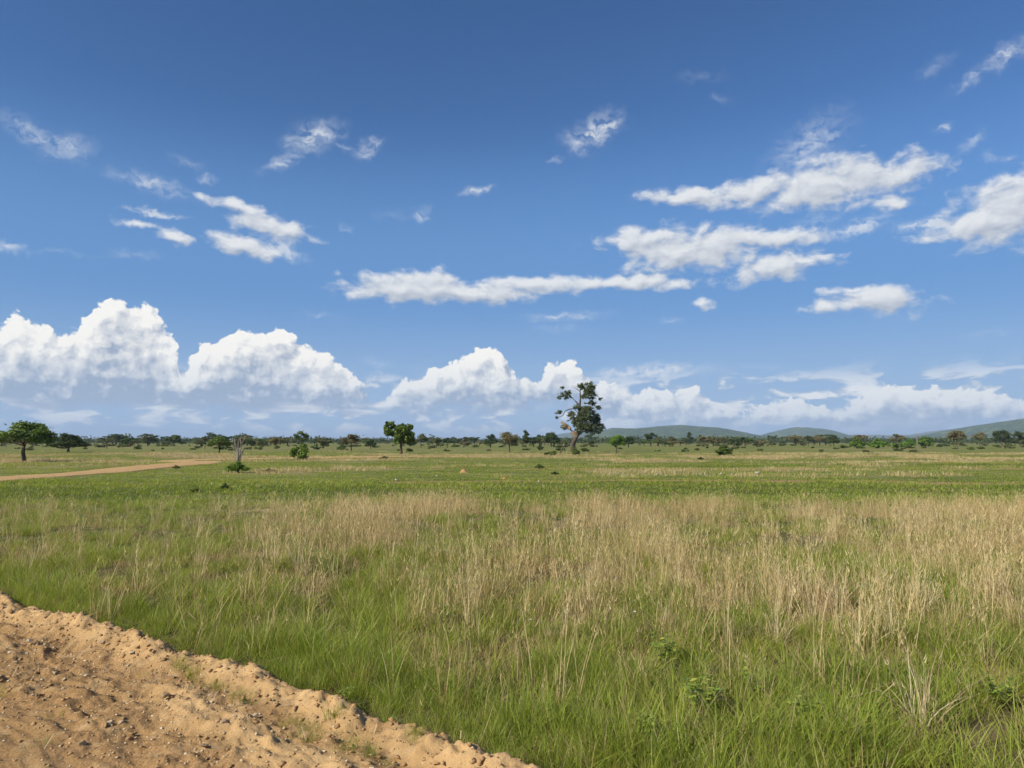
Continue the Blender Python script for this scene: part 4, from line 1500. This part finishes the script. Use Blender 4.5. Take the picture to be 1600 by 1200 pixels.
    add_part(w, tube([(0, 0, 0), (.6 * u, 0, 10 * u), (0, 0, 17 * u), (-1.6 * u, 0, 22 * u)], [.9 * u, .8 * u, .7 * u, .3 * u], 7, rp, .12))
    link('trunk', quads_mesh('trunk', w[0], w[1], MAT['bark_grey']), dt)
    w = ([], [])
    add_part(w, tube([(.3 * u, 0, 14 * u), (2 * u, 0, 18 * u), (2.4 * u, 0, 21 * u)], [.7 * u, .5 * u, .25 * u], 6, rp, .12))
    link('branch', quads_mesh('branch', w[0], w[1], MAT['bark_grey']), dt)

    # the line of small trees along the horizon, and the scrub before it
    kinds = ['dome', 'round', 'flat', 'loose', 'dome', 'round']
    leaves = ['leaf_dark', 'leaf_olive', 'leaf_dark', 'leaf_brown', 'leaf_green', 'leaf_olive', 'leaf_dark']
    count = {}
    groves = [rp.random() for _ in range(26)]

    def which(px, what):
        near = [m for m in MARKS if m[0] <= px][-1]
        count[near, what] = count.get((near, what), 0) + 1
        return ORD[count[near, what] - 1], near[1]
    k_px = sorted(min(1, max(0, rp.choice(groves) + rp.gauss(0, .012)) if rp.random() < .55 else rp.random()) for _ in range(190))
    for k in range(190):
        px = -110 + 1820 * k_px[k]
        by = rp.uniform(694.6, 698.6)
        hgt = min(17.5, 5.5 + rp.expovariate(1 / 4.2)) * (1.15 if px < 560 else 1)
        leaf = rp.choice(leaves)
        o, m = which(px, 'tree')
        plant('horizon_tree', rp.choice(kinds), rp.randint(0, 2), px, by, by - hgt, hgt * rp.uniform(1.3, 2.6), leaf,
              '%s small %s tree on the horizon going right from %s' % (o, SHADE[leaf], m), 'tree', 'small trees along the horizon', rp.uniform(0, 6.28), SMALL_BANK)
    spots = sorted((rp.uniform(-90, 1690), 696.5 + 10 * rp.random() ** 2.2) for k in range(200))
    for px, by in spots:
        hgt = rp.uniform(2.6, 5.4) * (1 + (by - 697) * .04)
        leaf = rp.choice(('leaf_dark', 'leaf_green', 'leaf_olive'))
        o, m = which(px, 'bush')
        plant('scrub_bush', 'bush', rp.randint(0, 2), px, by, by - hgt, hgt * rp.uniform(1.3, 3.0), leaf,
              '%s low %s scrub bush going right from %s' % (o, SHADE[leaf], m), 'bush', 'low scrub before the tree line', rp.uniform(0, 6.28), SMALL_BANK)


MARKS = [(-999, 'the left picture edge'), (38, 'the big acacia'), (107, 'the dark dome tree'), (167, 'the open olive acacia'), (250, 'the bend of the far road'), (371, 'the dead tree'), (470, 'the bright upright bush'), (549, 'the brownish loose tree'),
         (627, 'the two-lobed tree'), (699, 'the two small olive trees'), (796, 'the pale olive dome tree'), (895, 'the tallest tree'), (964, 'the bright round tree'), (1050, 'the low rounded olive tree'), (1131, 'the lone green bush'),
         (1208, 'the flat-topped tree'), (1303, 'the thicket'), (1401, 'the thicket middle'), (1495, 'the olive-brown dome tree'), (1566, 'the rightmost dark pair')]
_ones = 'first second third fourth fifth sixth seventh eighth ninth tenth eleventh twelfth thirteenth fourteenth fifteenth sixteenth seventeenth eighteenth nineteenth'.split()
ORD = _ones + ['twentieth'] + ['twenty-' + w for w in _ones[:9]] + ['thirtieth'] + ['thirty-' + w for w in _ones[:9]]
SHADE = {'leaf_dark': 'dark', 'leaf_olive': 'olive', 'leaf_brown': 'brownish', 'leaf_green': 'green'}
make_trees()


MAT['leaf_wood'] = foliage('woodland_leaf', (.045, .062, .02), (.08, .10, .033), (.14, .155, .055))


def far_wood():
    """Woodland too far away to pick apart: it closes the horizon behind the single trees."""
    rng = np.random.default_rng(8)
    n = 5600
    y = np.sqrt(rng.uniform(560 ** 2, 2200 ** 2, n))
    x = rng.uniform(-1, 1, n) * y * .85
    keepit = fbm(x * .004, y * .006, 61, 3) > .36
    x, y = x[keepit], y[keepit]
    V, F, A = [], [], []
    o = 0
    for a, b in zip(x, y):
        hh = rng.uniform(4.5, 8.5)
        ww = hh * rng.uniform(.6, 1.1)
        v, f, num = leaf_cloud(rng, [(a, b, hh * .5, ww, ww, hh * .46)], 46, hh * .15)
        V.append(v)
        F.append(f + o)
        A.append(num * .6 + .3 * rng.random())
        o += len(v)
    me = mesh_from('far_wood', np.concatenate(V), np.concatenate(F), MAT['leaf_wood'], False, {'leaf': np.concatenate(A)})
    link('distant_woodland', me, kind='stuff', label='thin dark band of woodland closing the far edge of the plain', category='woodland')


far_wood()


# ---------------------------------------------------------------- hills
def m_hill(g):
    pos = g.node('ShaderNodeNewGeometry').outputs['Position']
    n = g.noise(pos, .012, 8, .68)
    n2 = g.noise(pos, .05, 4, .6)
    col = g.ramp(n, [(.38, (.040, .072, .024)), (.5, (.085, .125, .038)), (.60, (.17, .20, .07))])
    col = g.mix(g.step(n2, .44, .60), col, (.028, .045, .02))
    return principled(g, col, .95, .05, bump(g, n2, 1.0, 9.0))


MAT['hill'] = material('wooded_slope', m_hill)
HILLS = [
    (8800, 2200, [(640, 690), (720, 688), (800, 686.5), (850, 682), (890, 676), (930, 677), (975, 683), (1030, 688), (1090, 690)]),
    (5200, 1500, [(860, 690), (905, 684), (935, 673), (960, 668.5), (985, 669.5), (1010, 668), (1040, 665.5), (1062, 664.5), (1085, 666.5), (1102, 667.5), (1122, 672), (1140, 677), (1165, 682), (1195, 685), (1240, 689), (1270, 691)]),
    (6400, 1200, [(1120, 690), (1165, 687), (1195, 683), (1215, 676), (1232, 670), (1247, 667), (1262, 668.5), (1276, 674), (1290, 681), (1320, 686), (1380, 690)]),
    (9500, 2400, [(1080, 688), (1180, 684), (1280, 681), (1340, 680), (1400, 681), (1460, 678), (1500, 670), (1520, 668.5), (1545, 673), (1600, 678), (1700, 684), (1800, 688)]),
    (7400, 1800, [(1320, 690), (1380, 686), (1430, 682), (1480, 681), (1530, 683), (1600, 686), (1680, 690)]),
    (4300, 1400, [(1430, 690), (1475, 685), (1510, 678.5), (1535, 670), (1562, 663), (1590, 658), (1625, 652), (1680, 648), (1750, 655), (1830, 668), (1900, 682), (1960, 690)]),
]


def make_hills():
    for k, (dist, depth, line) in enumerate(HILLS):
        xs = np.array([p[0] for p in line], float)
        ys = np.array([p[1] for p in line], float)
        u = np.linspace(xs[0], xs[-1], 260)
        top = np.interp(u, xs, ys)
        ker = np.hanning(15)
        top = np.convolve(np.pad(top, 7, 'edge'), ker / ker.sum(), 'valid')
        hgt = np.clip((690.5 - top) / F_PX * dist, 0, None) + CAM_H
        v = np.linspace(-1, 1, 60)
        U, W = np.meshgrid(u, v, indexing='ij')
        prof = np.cos(W * math.pi / 2) ** 1.4
        Y = dist + W * depth
        X = (U - 800) / F_PX * dist
        rough = 16 * (fbm(X * .004, Y * .004, 70 + k, 5, .55) - .5) + 5 * (fbm(X * .03, Y * .03, 80 + k, 2) - .5)
        gully = 1 - .22 * (1 - prof) * fbm(X * .002, Y * .001, 90 + k, 3)
        Z = hgt[:, None] * prof * gully + rough * sm(0, 40, hgt)[:, None] * prof - 3
        n, m = U.shape
        i = np.arange(n - 1)[:, None] * m + np.arange(m - 1)[None, :]
        f = np.stack([i, i + m, i + m + 1, i + 1], -1).reshape(-1, 4)
        link('hill', mesh_from('hill', np.stack([X.ravel(), Y.ravel(), Z.ravel()], 1), f, MAT['hill'], True), kind='structure')


make_hills()


# ---------------------------------------------------------------- stones, clods and litter on the road
def m_stone(g):
    pos = g.node('ShaderNodeTexCoord').outputs['Object']
    rnd = g.node('ShaderNodeObjectInfo').outputs['Random']
    n = g.noise(pos, 2.2, 5, .65)
    col = g.ramp(g.m('MULTIPLY_ADD', n, .6, g.m('MULTIPLY', rnd, .4)), [(.25, (.30, .19, .095)), (.5, (.46, .33, .19)), (.75, (.62, .52, .36))])
    return principled(g, col, .85, .2, bump(g, n, .5, .1))


def m_clod(g):
    pos = g.node('ShaderNodeNewGeometry').outputs['Position']
    n = g.noise(pos, 30, 5, .65)
    return principled(g, g.ramp(n, [(.3, (.27, .155, .07)), (.7, (.47, .295, .14))]), .95, .05, bump(g, n, .7, .01))


def m_gravel(g):
    num = attr(g, 'num')
    col = g.ramp(num, [(.05, (.32, .21, .10)), (.45, (.45, .31, .155)), (.75, (.54, .41, .24)), (.97, (.64, .55, .39))])
    return principled(g, col, .85, .2)


MAT['stone'] = material('weathered_stone', m_stone)
MAT['clod'] = material('dirt_clod', m_clod)
MAT['gravel'] = material('gravel', m_gravel)
MAT['white_stone'] = material('bleached_stone', lambda g: principled(g, g.ramp(g.noise(None, 3.0, 4), [(.3, (.38, .34, .27)), (.7, (.60, .56, .48))]), .85, .2))


def rock_mesh(seed, flat=.6, pts=15, mat='stone'):
    rp = random.Random(seed)
    bm = bmesh.new()
    for _ in range(pts):
        v = Vector((rp.gauss(0, 1), rp.gauss(0, 1), rp.gauss(0, 1))).normalized() * rp.uniform(.75, 1)
        bm.verts.new((v.x * .5, v.y * .5 * rp.uniform(.7, 1), v.z * .5 * flat))
    r = bmesh.ops.convex_hull(bm, input=bm.verts)
    bmesh.ops.delete(bm, geom=[e for e in r['geom_interior'] if isinstance(e, bmesh.types.BMVert)], context='VERTS')
    me = bpy.data.meshes.new('stone')
    bm.to_mesh(me)
    bm.free()
    me.materials.append(MAT[mat])
    return me


def make_stones():
    rp = random.Random(12)
    rocks = [rock_mesh(k, rp.uniform(.45, .75)) for k in range(8)]

    def put(name, me, x, y, z, size, label, group=None, cat='stone', sink=.2):
        o = link(name, me, label=label, category=cat, group=group)
        o.location = (x, y, z + size * (.25 - sink))
        o.rotation_euler = (rp.uniform(-.35, .35), rp.uniform(-.35, .35), rp.uniform(0, 6.28))
        o.scale = (size * rp.uniform(.85, 1.25), size * rp.uniform(.8, 1.1), size * rp.uniform(.85, 1.1))
        return o
    special = [(259, 1098, .085, 'largest pale flat stone in the middle of the stony strip of the road'), (330, 1092, .07, 'pale upright stone just right of the largest flat one'),
               (375, 1147, .105, 'big tan angular block casting a dark shadow low on the road'), (187, 1114, .06, 'pale stone left of and below the largest flat one'),
               (160, 1015, .10, 'brown stone block in the hollow under the dirt ridge at the left'), (205, 1033, .07, 'dark-sided stone lying in the hollow below the dirt ridge'),
               (320, 1175, .07, 'pale stone close to the bottom of the picture on the road'), (126, 1054, .05, 'small whitish stone on the left part of the stony strip'),
               (352, 1087, .05, 'small pale stone at the top right of the stony strip'), (45, 1010, .08, 'rough brown stone near the left picture edge on the road')]
    for k, (px, py, s, lab) in enumerate(special):
        x, y = ground_at(px, py, .04)
        put('stone', rocks[k % 8], x, y, road_z(x, y), s, lab)
    n = 0
    while n < 190:
        s, t = rp.uniform(7.4, 18.5), rp.choice((rp.uniform(.5, 2.0), rp.gauss(1.1, .35), rp.uniform(.4, 2.6)))
        if not .35 < t < 2.7:
            continue
        x, y, z = road_point(s, t)
        size = min(.11, .022 + .028 * rp.expovariate(1.0))
        put('stone', rp.choice(rocks), x, y, z, size, 'small loose tan stone on the rough strip of the dirt road', 'loose stones on the dirt road')
        n += 1
    # gravel too small and too many to pick apart
    rng = np.random.default_rng(4)
    oct_v = np.array([(1, 0, 0), (-1, 0, 0), (0, 1, 0), (0, -1, 0), (0, 0, 1), (0, 0, -1)], float)
    oct_f = np.array([(0, 2, 4), (2, 1, 4), (1, 3, 4), (3, 0, 4), (2, 0, 5), (1, 2, 5), (3, 1, 5), (0, 3, 5)])

    def heap(name, count, tsample, smin, smax, mat, label, cat, zoff=.2, cubes=False):
        s = rng.uniform(6.8, 19.5, count)
        t = tsample(count)
        h, _ = road_shape(s, t)
        x = np.interp(s, ES, EP[:, 0]) + np.interp(s, ES, EN[:, 0]) * t
        y = np.interp(s, ES, EP[:, 1]) + np.interp(s, ES, EN[:, 1]) * t
        z = height(x, y) + h
        sz = smin + (smax - smin) * rng.random(count) ** 3
        q = rng.normal(size=(count, 6, 3)) * .32 + oct_v[None]
        q[:, :, 2] *= rng.uniform(.45, .8, count)[:, None]
        a = rng.uniform(0, 6.28, count)
        ca, sa = np.cos(a)[:, None], np.sin(a)[:, None]
        q = np.stack([q[..., 0] * ca - q[..., 1] * sa, q[..., 0] * sa + q[..., 1] * ca, q[..., 2]], -1)
        v = q * (sz * .5)[:, None, None] + np.stack([x, y, z + sz * zoff * .5], -1)[:, None, :]
        f = oct_f[None] + (np.arange(count) * 6)[:, None, None]
        me = mesh_from(name, v.reshape(-1, 3), f.reshape(-1, 3), MAT[mat], False, {'num': np.repeat(rng.random(count), 6)})
        link(name, me, kind='stuff', label=label, category=cat)
    heap('gravel', 11000, lambda c: np.where(rng.random(c) < .75, rng.normal(1.2, .5, c), rng.uniform(.2, 4, c)).clip(.3, 4.1), .006, .032, 'gravel', 'fine tan gravel strewn over the dirt road', 'gravel')
    heap('dirt_clods', 3000, lambda c: np.where(rng.random(c) < .55, rng.normal(.35, .16, c), rng.uniform(.4, 2.2, c)).clip(.04, 2.4), .010, .065, 'clod', 'crumbled orange dirt clods along the pushed-up road edge', 'dirt', .1)
    # straw lying on the dirt
    V, F = [], []
    for k in range(320):
        s, t = rp.uniform(7.4, 18), rp.uniform(.2, 2.4)
        if rp.random() > .35 + .5 * (abs(t - .55) < .25):
            continue
        x, y, z = road_point(s, t)
        a, ln = rp.uniform(0, 6.28), rp.uniform(.05, .22)
        w = .0025
        dx, dy = math.cos(a), math.sin(a)
        b = len(V)
        z1 = z + rp.uniform(.0, .05)
        V += [(x - dy * w, y + dx * w, z + .006), (x + dy * w, y - dx * w, z + .006), (x + dx * ln + dy * w, y + dy * ln - dx * w, z1 + .012), (x + dx * ln - dy * w, y + dy * ln + dx * w, z1 + .012)]
        F.append((b, b + 1, b + 2, b + 3))
    link('straw_litter', mesh_from('straw_litter', V, np.array(F), MAT['litter']), kind='stuff', label='bits of dry straw lying on the dirt road', category='straw')
    # pale rocks and termite mounds far out on the short grass
    white = [rock_mesh(40 + k, .7, 16, 'white_stone') for k in range(3)]
    for px, py, w, lab in ((619, 753, 7, 'white rock at the left end of the bare strip on the plain'), (682, 747, 5, 'small white rock on the short grass left of the middle'), (842, 756, 5, 'white rock on the bare strip below the tallest tree'),
                           (1026, 744, 6, 'left one of two white rocks on the plain right of the middle'), (1041, 747.5, 6, 'right one of two white rocks on the plain right of the middle'), (1126, 743, 6, 'white rock below the lone dark green bush'),
                           (1183, 743, 14, 'low wide pale rock right of the lone dark green bush'), (331, 760, 5, 'white rock on the grass left of the small dark shrub'), (1094, 743, 5, 'small pale rock left of the white one below the lone bush')):
        x, y = ground_at(px, py)
        put('rock', rp.choice(white), x, y, float(height(np.array([x]), np.array([y]))[0]) + .05, w * .8 * y / F_PX, lab, None, 'rock', .0)
    for px, py, w, h, lab in ((725, 738, 13, 5, 'orange termite mound on the green strip left of the middle'), (788, 750, 11, 3, 'low orange earth mound on the bare strip'), (1257, 771, 8, 6, 'reddish earth mound behind the tall straw at the right')):
        x, y = ground_at(px, py)
        u = y / F_PX
        prof = [(.62, -.05), (.5, .12), (.42, .3), (.30, .55), (.22, .8), (.10, 1.0)]
        V, F = [], []
        for r, zz in prof:
            for k in range(14):
                a = k / 14 * 6.283
                q = r * (1 + .28 * (vnoise(np.array([math.cos(a) * 2 + px]), np.array([math.sin(a) * 2 + zz * 3]), 71)[0] - .5) * 2)
                V.append((math.cos(a) * q * w * u, math.sin(a) * q * w * u, zz * h * u * (1 + .3 * rp.uniform(-1, 1) * zz)))
        for i in range(len(prof) - 1):
            F += [(i * 14 + k, i * 14 + (k + 1) % 14, (i + 1) * 14 + (k + 1) % 14, (i + 1) * 14 + k) for k in range(14)]
        V.append((0, 0, h * u * 1.04))
        F += [(len(prof) * 14 - 14 + k, len(prof) * 14 - 14 + (k + 1) % 14, len(V) - 1, len(V) - 1) for k in range(14)]
        o = link('earth_mound', quads_mesh('earth_mound', V, F, MAT['clod']), label=lab, category='termite mound')
        o.location = (x, y, float(height(np.array([x]), np.array([y]))[0]))


MAT['litter'] = material('straw_litter', lambda g: principled(g, (.52, .41, .24), .8, .1))
make_stones()


# ---------------------------------------------------------------- plants that stand out in the near field
def straw_tint(name):
    def build(g):
        b = g.sep(attr(g, 'bl', out='Vector'))
        col = g.ramp(b[0], [(.1, (.42, .30, .16)), (.5, (.58, .45, .26)), (.9, (.72, .60, .38))])
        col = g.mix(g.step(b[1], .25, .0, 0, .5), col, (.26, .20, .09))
        return leafy(g, col, .28, .6, .2, (1.1, 1.0, .8))
    return material(name, build)


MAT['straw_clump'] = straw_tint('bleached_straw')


def make_near_plants():
    rp = random.Random(21)
    banks = []
    for k in range(4):
        st = blades(rp, 30, .12, .40, 1.0, .006, .011, .22, 5, .2, True, .16)
        lv = blades(rp, 40, .14, .22, .80, .007, .015, .7, 5, .6, False, .5)
        banks.append((tuft('stalks', MAT['straw_clump'], [st, heads(rp, st, .05)]), tuft('dry_leaves', MAT['straw_clump'], [lv])))
    clumps = [(1442, 1152, 1.0, 'tall bleached straw clump standing alone at the bottom right'), (1594, 990, 1.15, 'tall straw clump at the right picture edge'), (1447, 968, .95, 'reddish straw clump left of the one at the right edge'),
              (1270, 985, 1.05, 'broad straw clump right of the middle of the near field'), (1310, 955, 1.0, 'straw clump just behind the broad one in the near field'), (1225, 960, .85, 'straw clump left of the broad one in the near field'),
              (470, 905, 1.0, 'tall straw clump at the left end of the straw'), (312, 890, .8, 'brown straw clump farthest left in the near field'), (1062, 935, .8, 'thin straw clump in the middle of the near field'),
              (1040, 985, .6, 'short bent straw clump below the thin one in the middle'), (1390, 1010, .6, 'short straw clump between the broad one and the right edge'), (860, 1010, .5, 'small straw clump in the green left of the middle'),
              (1215, 1010, .75, 'slim straw clump below the broad one'), (1545, 1045, .6, 'short straw clump below the one at the right edge'), (740, 960, .6, 'small brown straw clump in the green at the centre')]
    for k, (px, py, s, lab) in enumerate(clumps):
        x, y = ground_at(px, py)
        e = link('straw_clump', None, label=lab, category='dry grass')
        e.location = (x, y, float(height(np.array([x]), np.array([y]))[0]))
        e.rotation_euler = (0, 0, rp.uniform(0, 6.28))
        s *= .80
        e.scale = (s * 1.15, s * 1.15, s)
        a, b = banks[k % 4]
        link('stalks', a, e)
        link('dry_leaves', b, e)
    # low leafy weeds
    protos = []
    for k in range(3):
        V, F, A = [], [], []
        W = ([], [])
        for j in range(9):
            a, h = rp.uniform(0, 6.28), rp.uniform(.14, .30)
            ox, oy = math.cos(a) * rp.uniform(.03, .17), math.sin(a) * rp.uniform(.03, .17)
            pts = [(ox * .3, oy * .3, -.02), (ox * .7, oy * .7, h * .5), (ox, oy, h)]
            add_part(W, tube(pts, [.004, .003, .0015], 4))
            for q in range(15):
                t = rp.uniform(.25, 1)
                c = Vector(pts[1]).lerp(Vector(pts[2]), (t - .5) * 2) if t > .5 else Vector(pts[0]).lerp(Vector(pts[1]), t * 2)
                b = rp.uniform(0, 6.28)
                ln, wd = rp.uniform(.04, .085), rp.uniform(.013, .024)
                d = Vector((math.cos(b), math.sin(b), rp.uniform(-.1, .6))).normalized()
                sde = Vector((-math.sin(b), math.cos(b), rp.uniform(-.3, .3))).normalized() * wd
                i = len(V)
                V += [tuple(c), tuple(c + d * ln * .45 + sde), tuple(c + d * ln - Vector((0, 0, .008))), tuple(c + d * ln * .45 - sde)]
                F.append((i, i + 1, i + 2, i + 3))
                A += [(rp.random(), t, 0)] * 1
                A += [A[-1]] * 3
        protos.append((quads_mesh('stems', W[0], W[1], MAT['bark']), mesh_from('leaves', V, np.array(F), MAT['weed'], False, {'bl': np.array(A)})))
    for k, (px, py, s, lab) in enumerate(((1040, 1050, 1.15, 'low leafy green weed in the middle of the near grass'), (1100, 1130, 1.2, 'bushy leafy weed right below the one in the middle'), (1185, 1105, .9, 'leafy weed right of the bushy one in the near grass'),
                                          (1265, 1150, 1.0, 'low leafy weed near the bare patch at the bottom right'), (1330, 1075, .8, 'small leafy weed left of the lone straw clump'), (700, 985, .9, 'dark leafy weed in the green left of the middle'),
                                          (540, 1112, .5, 'tiny sprouting weed on the dirt ridge beside the road'), (1010, 1175, .8, 'small leafy weed at the bottom edge of the near grass'), (1560, 1120, .9, 'leafy weed at the bottom right corner'))):
        x, y = ground_at(px, py)
        e = link('leafy_weed', None, label=lab, category='weed')
        z = float(height(np.array([x]), np.array([y]))[0])
        if px == 540:
            z = road_z(x, y)
        e.location = (x, y, z + (.09 if px != 540 else 0))
        e.rotation_euler = (0, 0, rp.uniform(0, 6.28))
        e.scale = (s * .9, s * .9, s * .9)
        link('stems', protos[k % 3][0], e)
        link('leaves', protos[k % 3][1], e)


make_near_plants()


# ---------------------------------------------------------------- the air
def make_haze():
    me = bpy.data.meshes.new('haze')
    bm = bmesh.new()
    bmesh.ops.create_cube(bm, size=1.0)
    bm.to_mesh(me)
    bm.free()
    m = bpy.data.materials.new('pale_air')
    m.use_nodes = True
    t = m.node_tree
    t.nodes.clear()
    v = t.nodes.new('ShaderNodeVolumePrincipled')
    v.inputs['Color'].default_value = (.62, .79, 1.0, 1.0)
    v.inputs['Density'].default_value = HAZE
    v.inputs['Anisotropy'].default_value = 0.0
    o = t.nodes.new('ShaderNodeOutputMaterial')
    t.links.new(v.outputs[0], o.inputs['Volume'])
    me.materials.append(m)
    h = link('haze', me, kind='stuff', label='pale blue haze over the far plain and hills', category='haze')
    h.location = (0, 0, 88.5)
    h.scale = (46000, 46000, 185)


HAZE = 0.000085
make_haze()
